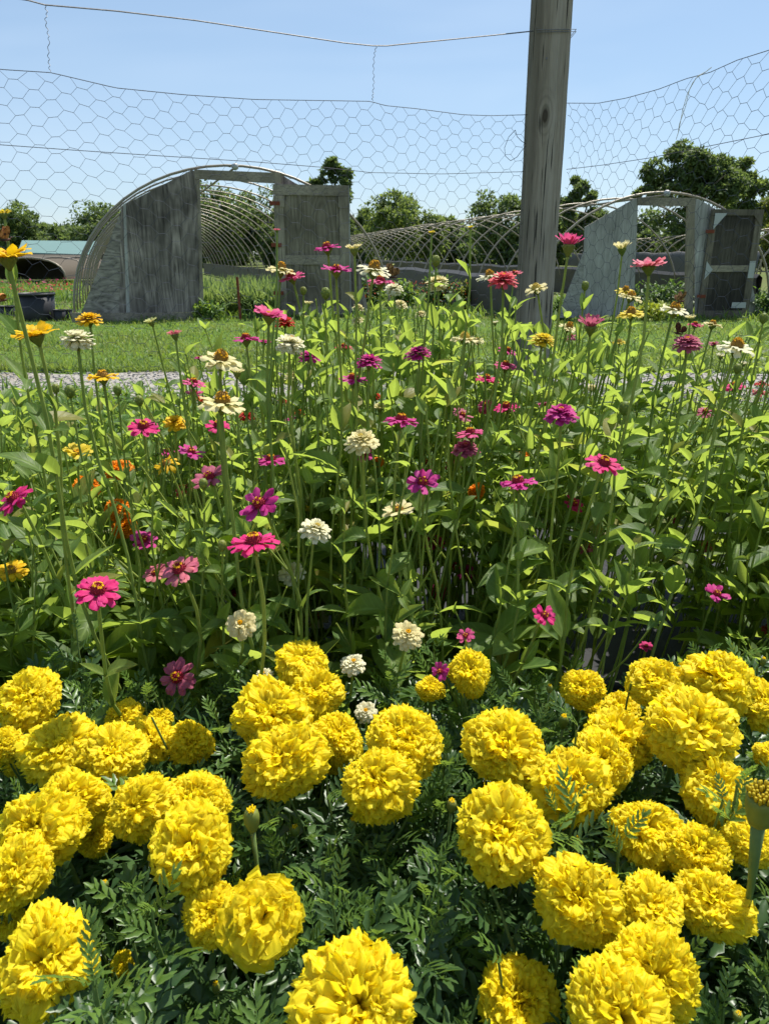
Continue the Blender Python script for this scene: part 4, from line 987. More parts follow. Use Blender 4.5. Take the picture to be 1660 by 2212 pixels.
def put(name, me, par, loc, rot, scale, mat=None):
    o = link(bpy.data.objects.new(name, me)); o.parent = par
    o.matrix_local = Matrix.Translation(loc) @ rot.to_4x4() @ Matrix.Diagonal((scale, scale, scale, 1))
    if mat is not None:
        o.material_slots[0].link = 'OBJECT'; o.material_slots[0].material = mat
    return o
ZG = 'zinnias in the flower bed'
def depth_for(x, y, w_, dia, zmin):
    t = FPX*dia/w_; v = (1106-y)/FPX; k = v*cp-sp
    if k < 0: t = min(t, (zmin-EYE)/k)
    t = min(max(t, .82), 2.25); return t
EYE_OF = dict(magenta='dark', hot='dark', pink='dark', rose='dark', salmon='dark', coral='dark', cream='pale', white='gold', lime='pale', yellow='brown', lemon='pale', red='dark', scarlet='dark', rust='brown')
def zinnia(i, row, pre=False):
    x, y, w_, kd, colr, tilt, roll, label = row[:8]; opt = row[8] if len(row) > 8 else {}
    g = np.random.default_rng(1000+i); tilt += g.normal(0, 5 if y < 850 else 9); roll += g.normal(0, 8 if y < 850 else 13)
    dia = opt.get('d', {'young': .034, 'double': .055, 'pompon': .056, 'cone': .060, 'few': .046, 'up': .05}.get(kd, .056))
    t = opt.get('t') or depth_for(x, y, w_, dia, .26); dia = w_*t/FPX*.95
    H = at_t(x, y, t)
    if pre: FL.append((x, y, w_, t)); return
    n_ = Vector((math.sin(R(roll)), -math.sin(R(tilt)), math.cos(R(tilt))*math.cos(R(roll)))).normalized()
    lean = opt.get('lean', g.normal(0, .10)+(.0 if x < 900 else min(.22, (x-900)/3200)))
    # stem leaves the back of the head and straightens towards the ground
    base = Vector((H.x-lean*H.z, max(H.y+.10*g.normal()+.02, .95), 0))
    if opt.get('foot'): base = at_Z(opt['foot'][0], opt['foot'][1], .02); base.z = 0
    nk = H-n_*(.29*dia); path = []
    up0 = n_*.9+Vector((0, 0, .5))
    for k in range(13):
        s_ = k/12; c1 = nk-up0.normalized()*H.z*.35; c2 = base.lerp(nk, .35)+Vector((g.normal(0, .012) if 0 else 0, 0, 0))
        path.append(nk*(1-s_)**3+c1*3*s_*(1-s_)**2+c2*3*s_*s_*(1-s_)+base*s_**3)
    wob = g.uniform(0, 6.28)
    path = [p+Vector((.011*math.sin(k*.8+wob), .008*math.cos(k*.7+wob), 0))*min(1, k/3)*(k < 12) for k, p in enumerate(path)]
    th = thing('zinnia', base, label, 'zinnia', ZG); rel = lambda p: p-base
    rot = basis(n_) @ Matrix.Rotation(g.uniform(0, 6.28), 3, 'Z')
    put('petals', PETM[kd][i % 4], th, rel(H), rot, dia, M[colr])
    ek = opt.get('eye', EYE_OF[colr])
    put('flower_centre', EYEM[kd, ek][i % 2], th, rel(H), rot, dia)
    put('calyx', CALM[kd], th, rel(H), rot, dia)
    rs = opt.get('rs', min(.0026, max(.0019, dia*.042)))
    nb = NB(); nb.tube([rel(p) for p in path], rs*.95, rs*1.25, 6); nb.build('stem', M['stem'], th)
    lst = []; stem_leaves(lst, [rel(p) for p in path], g, opt.get('pairs', 5), opt.get('bare', g.uniform(.07, .13)), opt.get('leaf', .072))
    nb = NB(); leaves_np(nb, lst, g, 0, (x, y, w_, t), base)
    if nb.n: nb.build('leaves', M['leaf'], th)

MG = 'yellow marigolds at the front of the bed'
def marigold(i, row, pre=False):
    x, y, w_, z, tilt, roll, label = row[:7]; opt = row[7] if len(row) > 7 else {}
    g = np.random.default_rng(2000+i); H = at_Z(x, y, z); t = depth(H); dia = w_*t/FPX*1.03
    if pre: FL.append((x, y, w_*.95, t-dia*.3)); return
    n_ = Vector((math.sin(R(roll)), -math.sin(R(tilt)), math.cos(R(tilt)))).normalized()
    base = Vector((H.x+g.normal(0, .03), H.y+.05+g.uniform(0, .06), 0)); th = thing('marigold', base, label, 'marigold', opt.get('group', MG))
    rot = basis(n_) @ Matrix.Rotation(g.uniform(0, 6.28), 3, 'Z')
    me = MAROPEN if opt.get('open') else (ORM[i % 2] if opt.get('orange') else MARM[(i*5+i//12) % 12])
    o = put('petals', me, th, H-base, rot, dia); o.scale = (dia*g.uniform(.93, 1.08), dia*g.uniform(.93, 1.08), dia*opt.get('flat', g.uniform(.84, 1.04)))
    put('calyx', MCAL, th, H-base, rot, dia*.9)
    nk = H-n_*dia*.5; path = [nk.lerp(base, k/8)+Vector((0, .02*math.sin(k/8*3.14), 0)) for k in range(9)]
    nb = NB(); nb.tube([p-base for p in path], .0030, .0038, 6); nb.build('stem', M['mstem'], th)
Z = [
# --- tall ones against the sky, lawn and houses
(8, 460, 42, 'young', 'lemon', 0, 0, 'topmost yellow zinnia at the far left, half opened on a thick stem', {'t': 1.0}),
(15, 552, 118, 'cup', 'yellow', 0, 0, 'yellow zinnia with a brown butterfly on top, highest open yellow bloom', {'eye': 'gold', 'lean': -.05}),
(77, 722, 100, 'cup', 'yellow', 6, 4, 'wide cupped yellow zinnia with dark centre, beside the double white one'),
(167, 733, 90, 'pompon', 'white', 0, 0, 'double white pompon zinnia alone before the lawn on the left', {'bare': .2}),
(193, 689, 68, 'double', 'yellow', 2, 0, 'flat golden yellow zinnia on a tall stem crossing the white pompon', {'bare': .2, 'eye': 'gold'}),
(222, 812, 78, 'single', 'yellow', 5, 0, 'golden zinnia low against the gravel path below the white pompon', {'eye': 'gold', 'bare': .16}),
(326, 694, 38, 'young', 'lime', 0, 0, 'small pale green opening zinnia on a bare stem before the lawn', {'bare': .16}),
(377, 721, 44, 'young', 'salmon', 0, 0, 'small opening pink zinnia with red centre on a long bare stem', {'bare': .2}),
(430, 773, 24, 'few', 'magenta', 5, 0, 'magenta petals peeping out behind the tall coned cream zinnia'),
(477, 775, 98, 'cone', 'cream', 9, 0, 'cream zinnia with a tall brown and yellow cone, above its broader twin', {'eye': 'brown'}),
(512, 803, 46, 'young', 'cream', 4, 0, 'small cream zinnia with red centre between the two big cream ones', {'eye': 'dark'}),
(480, 868, 108, 'cone', 'cream', 10, 3, 'broad cream zinnia with ragged yellow centre, lower of the big pair', {'eye': 'gold'}),
(598, 497, 19, 'young', 'salmon', 0, 0, 'narrow closed zinnia with pinkish tip, topmost against the open plywood door', {'bare': .05, 'pairs': 6, 't': 1.25}),
(706, 534, 66, 'single', 'magenta', 0, 0, 'magenta zinnia with yellow crown, highest in front of the plywood door', {'bare': .14}),
(764, 536, 50, 'young', 'cream', 0, 0, 'pale cream zinnia at the right edge of the plywood door', {'bare': .16}),
(726, 582, 72, 'few', 'magenta', 14, 8, 'open magenta zinnia with a drooping petal, below the crowned one', {'bare': .16}),
(607, 581, 70, 'cone', 'cream', 0, 0, 'cream zinnia with a tall tan cone at the left of the plywood door', {'eye': 'brown'}),
(630, 597, 65, 'single', 'pink', 2, 4, 'pink zinnia with yellow top just under the tan coned cream one'),
(808, 580, 82, 'cone', 'white', 2, 0, 'white zinnia with spent brown centre right of the plywood door', {'eye': 'brown'}),
(821, 607, 66, 'single', 'pink', 2, 0, 'pink zinnia with golden crown and a brown skipper beside it'),
(850, 624, 50, 'pompon', 'white', 4, 0, 'white double zinnia half hidden behind the skipper butterfly'),
(864, 657, 40, 'double', 'cream', 4, 0, 'small cream double zinnia under the pink one with the skipper'),
(846, 573, 17, 'young', 'lime', 0, 0, 'tiny pale bud zinnia behind the spent white bloom'),
(582, 680, 84, 'cup', 'pink', -4, 4, 'large deep pink zinnia with yellow crown next to the scarlet double', {'eye': 'dark'}),
(615, 695, 52, 'double', 'red', 4, 0, 'scarlet double zinnia behind the large deep pink one'),
(531, 731, 68, 'single', 'magenta', 4, -3, 'purple magenta zinnia with yellow dome below the scarlet double', {}),
(570, 738, 36, 'few', 'magenta', 6, 0, 'small magenta zinnia tucked left of the double white and yellow one'),
(627, 743, 80, 'pompon', 'white', 4, 4, 'double white zinnia with yellow crown in front of the lawn', {'eye': 'gold'}),
(668, 769, 58, 'double', 'magenta', 4, 0, 'dusky magenta double zinnia right of the yellow crowned white'),
(742, 749, 44, 'single', 'coral', 0, 0, 'small coral pink zinnia with yellow dots on a straight stem'),
(797, 780, 72, 'double', 'magenta', 8, 0, 'broad magenta zinnia with red heart, above the flat purple one'),
(762, 818, 72, 'single', 'magenta', 4, 0, 'flat purple magenta zinnia under the red hearted one'),
(774, 663, 30, 'double', 'cream', 2, 0, 'tiny cream zinnia beside the lower edge of the plywood door'),
(771, 692, 34, 'double', 'cream', 4, 0, 'small cream zinnia by the foot of the plywood door'),
(665, 655, 30, 'young', 'cream', 2, 0, 'small cream zinnia in front of the bottom rail of the plywood door'),
(932, 502, 20, 'young', 'lemon', 0, 0, 'greenish bud zinnia on a tall stem before the far lattice hoops', {'t': 1.2}),
(1015, 491, 18, 'young', 'lemon', 0, 0, 'tallest greenish bud zinnia, nearest the left of the post', {'t': 1.2}),
(943, 611, 62, 'pompon', 'cream', 4, 0, 'double cream zinnia low behind the two tall bud stems'),
(908, 678, 32, 'double', 'cream', 2, 0, 'little cream zinnia above the lawn edge below the double cream'),
(1057, 595, 62, 'cone', 'white', 2, 0, 'white zinnia with raised tan cone left of the post', {'eye': 'brown'}),
(1086, 604, 78, 'double', 'coral', 5, 0, 'coral pink double zinnia touching the left edge of the post'),
(1110, 590, 42, 'few', 'salmon', -4, 0, 'salmon zinnia directly behind the coral double, against the post'),
(1157, 622, 60, 'single', 'cream', 0, 0, 'cream zinnia with tan tuft in front of the post', {'eye': 'pale'}),
(1003, 730, 66, 'cone', 'cream', 2, 0, 'cream zinnia seen edge on before the lawn, left of the post foot'),
(1030, 734, 38, 'old', 'cream', 2, 0, 'fading cream zinnia behind the edge on cream bloom', {'eye': 'brown'}),
(1068, 697, 22, 'young', 'white', 2, 0, 'tiny white zinnia in front of the lawn close to the post'),
(1172, 734, 70, 'double', 'lemon', 4, 0, 'pale lemon zinnia in front of the foot of the post'),
(1228, 527, 73, 'up', 'pink', 0, 0, 'pink zinnia seen from below, highest bloom right of the post', {'bare': .16, 'eye': 'gold', 't': 1.1}),
(1342, 535, 49, 'up', 'cream', 0, 0, 'cream zinnia with pink throat, high beside the pale plywood wall', {'bare': .2}),
(1400, 573, 84, 'cup', 'salmon', -4, 0, 'salmon pink zinnia with golden crown before the pale doorway', {'bare': .25, 'eye': 'gold'}),
(1350, 627, 46, 'cone', 'lemon', 2, 0, 'golden coned zinnia below the pink throated cream', {'eye': 'gold'}),
(1362, 640, 56, 'cone', 'cream', 3, 0, 'cream zinnia with golden top just under the golden coned one', {'eye': 'gold'}),
(1362, 676, 64, 'cone', 'lemon', 3, 0, 'wide lemon zinnia with golden centre above the lawn', {'eye': 'gold'}),
(1456, 667, 70, 'cone', 'white', 2, 0, 'white zinnia with a butterfly, in front of the dark door'),
(1490, 686, 32, 'young', 'cream', 0, 0, 'small cream zinnia at the bottom corner of the dark door'),
(1275, 702, 68, 'up', 'rose', 4, 5, 'dusty rose zinnia with raised petals over the lawn right of the post', {'bare': .16}),
(1228, 706, 52, 'cone', 'cream', 4, 0, 'cream and gold zinnia beside the dusty rose one with raised petals', {'eye': 'gold'}),
(1232, 726, 36, 'old', 'rose', 4, 0, 'faded rose zinnia below the cream and gold one'),
(1500, 701, 38, 'single', 'hot', 2, 0, 'small crimson pink zinnia below the dark door'),
(1538, 700, 50, 'single', 'cream', 2, 0, 'cream zinnia with yellow florets right of the small crimson pink one', {'eye': 'gold'}),
(1483, 740, 74, 'double', 'rose', 5, 0, 'mauve rose zinnia with crimson and gold dome under a dark butterfly', {'bare': .18}),
(1540, 743, 30, 'few', 'rose', 2, 0, 'little rose zinnia wedged between the mauve and the big white bloom'),
(1590, 748, 86, 'cone', 'white', 6, 0, 'big white zinnia with golden dome at the right', {'eye': 'gold', 'bare': .18}),
(1336, 738, 30, 'cone', 'lemon', 4, 0, 'small lemon zinnia among leaves under the wide lemon one'),
(1278, 838, 34, 'double', 'cream', 4, 0, 'small cream zinnia in the leaves right of the post foot'),
(1583, 834, 54, 'single', 'hot', 4, 0, 'crimson magenta zinnia with gold dots before the gravel path'),
(1640, 845, 42, 'old', 'coral', 6, 0, 'coral zinnia at the right edge, drooping beside the path'),
(1644, 827, 38, 'old', 'red', 4, 0, 'reddish zinnia just above the drooping coral one'),
(1556, 768, 28, 'young', 'white', 2, 0, 'little white zinnia under the big white bloom'),
(1605, 785, 24, 'young', 'white', 2, 0, 'tiny white zinnia over the path at the right'),
# --- middle of the bed
(902, 763, 70, 'double', 'magenta', 8, 0, 'double magenta zinnia before the lawn, centre of the bed'),
(1096, 757, 46, 'single', 'magenta', 4, 0, 'small magenta zinnia with gold top near the post foot'),
(1092, 789, 60, 'single', 'pink', 4, 0, 'pink zinnia with gold ring beneath the small gold topped one'),
(1050, 818, 58, 'single', 'hot', 4, 0, 'hot pink zinnia with gold dome left of the gold ringed pink'),
(1048, 877, 48, 'double', 'pink', 6, -6, 'pink zinnia touching the left side of the crimson gold flecked one'),
(1093, 878, 62, 'single', 'hot', 5, 3, 'crimson pink zinnia flecked with gold on a tall straight stem', {'bare': .16}),
(998, 896, 52, 'few', 'rose', 8, 0, 'dusty pink zinnia, petals lifted on one side, in the mid bed'),
(1015, 935, 72, 'single', 'pink', 6, 6, 'flat pink zinnia over the dusty double in the mid bed', {'eye': 'dark'}),
(1005, 968, 70, 'double', 'rose', 8, 0, 'dusty rose double zinnia under the flat pink one'),
(918, 998, 46, 'old', 'coral', 8, 0, 'faded coral zinnia left of the mauve faded one'),
(975, 998, 50, 'old', 'rose', 12, 0, 'faded mauve zinnia with brownish heart in the mid bed'),
(1178, 876, 44, 'few', 'magenta', 2, 0, 'purple petals behind the double magenta on the right'),
(1211, 893, 84, 'double', 'magenta', 8, 4, 'big magenta double zinnia with crested centre, right half of the bed'),
(1303, 1000, 92, 'single', 'hot', 14, 16, 'tilted magenta zinnia with dome of dark florets over the right leaves', {'eye': 'dark', 'lean': .12}),
(866, 907, 84, 'single', 'magenta', 9, -2, 'magenta zinnia with tall crimson cone and gold tip, mid bed', {}),
(820, 880, 38, 'young', 'cream', 3, 0, 'cream zinnia bud opening, left of the tall crimson coned magenta'),
(780, 951, 88, 'double', 'cream', 9, 0, 'large cream zinnia with curled inner petals, centre of the bed'),
(785, 982, 52, 'few', 'magenta', 8, 0, 'magenta zinnia tucked under the large curled cream one'),
(913, 1041, 82, 'few', 'magenta', 20, 0, 'bright magenta zinnia with crimson cone, left of two alike in size', {'d': .056}),
(1118, 1041, 88, 'single', 'magenta', 16, 0, 'pinkish magenta zinnia with golden crown on crimson cone', {}),
(860, 1101, 80, 'few', 'cream', 14, 4, 'open cream zinnia with yellow eye between the two round magenta blooms', {'d': .056, 'eye': 'gold'}),
(1238, 1088, 56, 'few', 'hot', 30, 30, 'hot pink zinnia turned sideways on a leaning stem', {'d': .05}),
(1188, 1133, 34, 'old', 'rust', 10, 0, 'withered reddish zinnia on an upright stalk below the sideways one'),
(1522, 890, 44, 'single', 'rose', 6, 0, 'rose zinnia deep in the leaves at the right before the path'),
(1530, 1121, 40, 'old', 'rust', 10, 20, 'rusty faded zinnia in the leaves at the right'),
(1527, 1176, 40, 'old', 'salmon', 20, 20, 'faded salmon zinnia below the rusty one at the right'),
(1457, 1125, 22, 'few', 'magenta', 8, 0, 'tiny magenta zinnia in the shade left of the rusty one'),
(1547, 1283, 62, 'few', 'magenta', 24, 6, 'purple pink zinnia open in the shade at the right, above the marigolds', {'d': .05}),
(1395, 1396, 32, 'few', 'hot', 18, 0, 'small crimson zinnia in the shade just over the right marigolds'),
(1270, 1180, 54, 'old', 'rose', 14, 0, 'dull mauve zinnia with withered petals in shade right of centre'),
(1175, 1329, 62, 'few', 'hot', 38, 6, 'vivid magenta zinnia facing out, alone before the dark gap', {'t': 1.0, 'eye': 'dark'}),
(1005, 1238, 46, 'few', 'magenta', 44, -10, 'deep magenta zinnia facing out beside pale young leaves', {'d': .045}),
(975, 1215, 38, 'old', 'coral', 6, 0, 'faded coral zinnia just above the deep magenta outward facing one'),
(947, 1277, 50, 'double', 'pink', 14, 0, 'pink double zinnia partly behind leaves, left of the deep magenta'),
(1005, 1373, 44, 'few', 'pink', 40, -14, 'small pink zinnia facing out above the round yellow marigold', {'t': .97}),
(937, 1170, 54, 'double', 'magenta', 10, 0, 'dark magenta zinnia shaded beneath the bright pair'),
(880, 1370, 82, 'double', 'cream', 34, 0, 'creamy zinnia with brownish heart facing out above the marigolds', {'t': .98, 'eye': 'brown'}),
(950, 1450, 48, 'few', 'magenta', 30, -30, 'purple zinnia touching the left of the single round marigold', {'t': .93}),
# --- left and centre front
(30, 1077, 92, 'single', 'hot', 14, 0, 'crimson zinnia with broad golden crown at the left edge', {'d': .058}),
(25, 1232, 74, 'single', 'yellow', 24, 0, 'yellow zinnia with dark centre at the left edge, in shade', {'eye': 'brown'}),
(168, 977, 68, 'cup', 'lemon', 0, 0, 'lemon zinnia seen from the side above the orange marigolds', {'eye': 'brown', 'bare': .12}),
(310, 921, 78, 'single', 'hot', 4, 0, 'hot pink zinnia with large golden crown, left half of the bed', {'bare': .14}),
(378, 912, 60, 'double', 'yellow', 6, 0, 'golden double zinnia right of the golden crowned hot pink', {'eye': 'gold'}),
(470, 919, 62, 'single', 'hot', 4, 0, 'hot pink zinnia with gold tuft under the big cream pair'),
(533, 897, 42, 'double', 'red', 6, 0, 'red zinnia right of the lower big cream one'),
(645, 890, 32, 'double', 'scarlet', 3, 0, 'small orange red zinnia over a bright leaf in the mid bed'),
(628, 905, 30, 'few', 'magenta', 3, 0, 'little magenta zinnia touching the small orange red one'),
(810, 857, 32, 'double', 'red', 3, 0, 'little red zinnia left of the cream opening bud'),
(612, 865, 26, 'double', 'red', 3, 0, 'tiny red zinnia behind stems, above the small orange red one'),
(632, 812, 46, 'double', 'cream', 4, 0, 'cream zinnia dimly visible under the double white with yellow crown'),
(418, 826, 58, 'single', 'pink', 2, 0, 'coral pink zinnia left of the small cream red centred one', {'eye': 'dark'}),
(420, 850, 44, 'few', 'pink', 4, 0, 'pink zinnia right under the coral pink one'),
(436, 862, 26, 'double', 'scarlet', 4, 0, 'little orange zinnia beside the left edge of the lower big cream'),
(363, 976, 46, 'single', 'magenta', 6, 0, 'magenta zinnia with gold top, left of the purple one'),
(413, 976, 64, 'few', 'magenta', 12, 8, 'purple magenta zinnia right above the two dusty ones', {'d': .052}),
(358, 1000, 66, 'old', 'yellow', 8, 0, 'ragged yellow zinnia under the gold topped magenta', {'eye': 'brown'}),
(585, 993, 72, 'single', 'magenta', 12, 0, 'purple pink zinnia half covered by a leaf, centre left', {}),
(452, 1031, 90, 'few', 'rose', 14, 0, 'dusty rose zinnia with wide petals over its coral neighbour', {'d': .06}),
(394, 1053, 55, 'old', 'coral', 10, -8, 'faded coral zinnia left of the wide dusty rose one'),
(560, 1087, 102, 'few', 'magenta', 20, 0, 'large magenta zinnia with dark crimson dome, centre left', {'d': .062}),
(548, 1170, 118, 'single', 'hot', 18, -4, 'largest hot pink zinnia, crimson centre tipped with yellow florets', {'d': .064, 'lean': .05}),
(665, 1101, 36, 'young', 'lemon', 4, 0, 'small yellow opening zinnia above the cream double in the centre'),
(683, 1143, 86, 'double', 'white', 18, 0, 'cream double zinnia right of the largest hot pink one', {'eye': 'pale'}),
(672, 1079, 52, 'double', 'white', 12, 0, 'shaded cream zinnia behind the small yellow opening one'),
(310, 1166, 66, 'few', 'magenta', 16, 0, 'purple zinnia with gold florets left of the large blooms', {'d': .05}),
(233, 1150, 34, 'young', 'white', 6, 0, 'small white zinnia among leaves left of the purple gold floreted one'),
(212, 1275, 110, 'single', 'hot', 16, 5, 'hot pink zinnia on a leaning stem over dark leaves, lower left', {'d': .056, 'lean': -.16}),
(388, 1230, 98, 'single', 'salmon', 14, 0, 'dusty salmon zinnia with crimson dome, front of an overlapping pair', {'d': .06}),
(336, 1238, 62, 'few', 'salmon', 10, -10, 'second dusty salmon zinnia, behind the left side of the pair'),
(383, 1462, 92, 'single', 'rose', 46, 0, 'dusty pink zinnia facing out, lowest one above the marigolds', {'d': .058}),
(520, 1347, 80, 'double', 'cream', 46, 0, 'cream zinnia facing out above the left marigolds, brightest of its kind', {'t': .95, 'eye': 'brown'}),
(628, 1235, 72, 'double', 'white', 30, 0, 'cream zinnia behind a leaning stem under the central cream double', {'eye': 'brown'}),
(683, 1333, 58, 'cone', 'white', 14, 0, 'shaded pale zinnia seen edge on over the top marigold'),
(763, 1433, 68, 'double', 'white', 24, 0, 'shaded pale zinnia right of the topmost marigold', {'t': .97, 'eye': 'brown'}),
(570, 1458, 50, 'double', 'white', 24, 0, 'shaded pale zinnia left of the topmost marigold', {'t': .96, 'eye': 'brown'}),
(790, 1537, 60, 'double', 'white', 24, 0, 'lowest white zinnia, between two yellow marigold heads', {'t': .93}),
(498, 1280, 36, 'few', 'hot', 20, 0, 'small crimson zinnia beside the stem of the largest hot pink one', {'d': .04}),
(805, 1190, 30, 'double', 'white', 12, 0, 'small white zinnia right of the central leafy bud stem'),
(1655, 1357, 30, 'old', 'coral', 14, 0, 'coral zinnia cut by the right edge above the marigolds'),
]
for i, row in enumerate(Z): zinnia(i, row, True)

# closed buds on their own stalks
def bud(x, y, w_, label, t, i, kd='zinnia'):
    g = np.random.default_rng(3000+i); H = at_t(x, y, t); d = w_*t/FPX; base = Vector((H.x-.03*g.normal()-.02, H.y+.02, 0))
    th = thing('zinnia_bud', base, label, 'flower bud', 'closed zinnia buds'); FL.append((x, y, w_, t))
    b = MB(); b.lathe([(.12*d, -.75*d), (.36*d, -.5*d), (.5*d, -.1*d), (.45*d, .25*d), (.26*d, .5*d), (.06*d, .55*d)], 12)
    for k in range(26):
        a = k*2.39996; s_ = (k+.5)/26; z = (-.5+s_)*d; r = d*(.30+.24*math.sin(math.pi*min(1, s_*.85+.1)))
        p = Vector((r*math.cos(a), r*math.sin(a), z)); tq = Vector((-math.sin(a), math.cos(a), 0)); o_ = Vector((math.cos(a), math.sin(a), 0))
        b.add([p-tq*.10*d, p-Vector((0, 0, .1*d)), p+tq*.10*d, p+o_*.03*d+Vector((0, 0, .12*d))], [(0, 1, 2, 3)])
    o = b.build('bud', M['calyx'], th, True); o.location = H-base
    path = [(H-Vector((0, 0, d*.7))).lerp(base, k/9)-base+Vector((.008*math.sin(k*.9+i), 0, 0))*min(1, k/3) for k in range(10)]
    nb = NB(); nb.tube(path, .0017, .0028, 6); nb.build('stem', M['stem'], th)
    lst = []; stem_leaves(lst, path, g, 5, .035, .058); nb = NB(); leaves_np(nb, lst, g); nb.build('leaves', M['leaf'], th)
for i, (x, y, w_, t, lb) in enumerate((
    (703, 632, 20, 1.3, 'round green zinnia bud before the middle rail of the plywood door'),
    (941, 562, 19, 1.25, 'green zinnia bud between the two tallest stems'),
    (1263, 616, 16, 1.35, 'green zinnia bud before the pale plywood wall'),
    (1648, 686, 18, 1.3, 'green zinnia bud at the right edge over the lawn'),
    (120, 838, 17, 1.3, 'green zinnia bud before the gravel path, left of its twin'),
    (151, 844, 22, 1.25, 'larger green zinnia bud before the gravel path under the white pompon'),
    (254, 842, 18, 1.35, 'pale topped zinnia bud under the low golden bloom'),
    (301, 864, 18, 1.35, 'green zinnia bud right of the pale topped one before the path'),
    (439, 1044, 20, 1.0, 'upright green zinnia bud in front of the wide dusty rose bloom'),
    (1349, 880, 24, 1.2, 'brownish zinnia bud standing right of the big crested magenta'),
    (743, 1045, 22, 1.05, 'green zinnia bud right of the shaded cream bloom in the centre'),
    (800, 1040, 18, 1.2, 'dark green zinnia bud left of the bright magenta bloom'),
    (480, 1177, 20, 1.0, 'green zinnia bud left of the largest hot pink bloom'),
    (655, 627, 14, 1.4, 'small zinnia bud low in front of the plywood door'),
    (1592, 795, 17, 1.35, 'green zinnia bud below the big white gold domed bloom'))):
    bud(x, y, w_, lb, t, i)

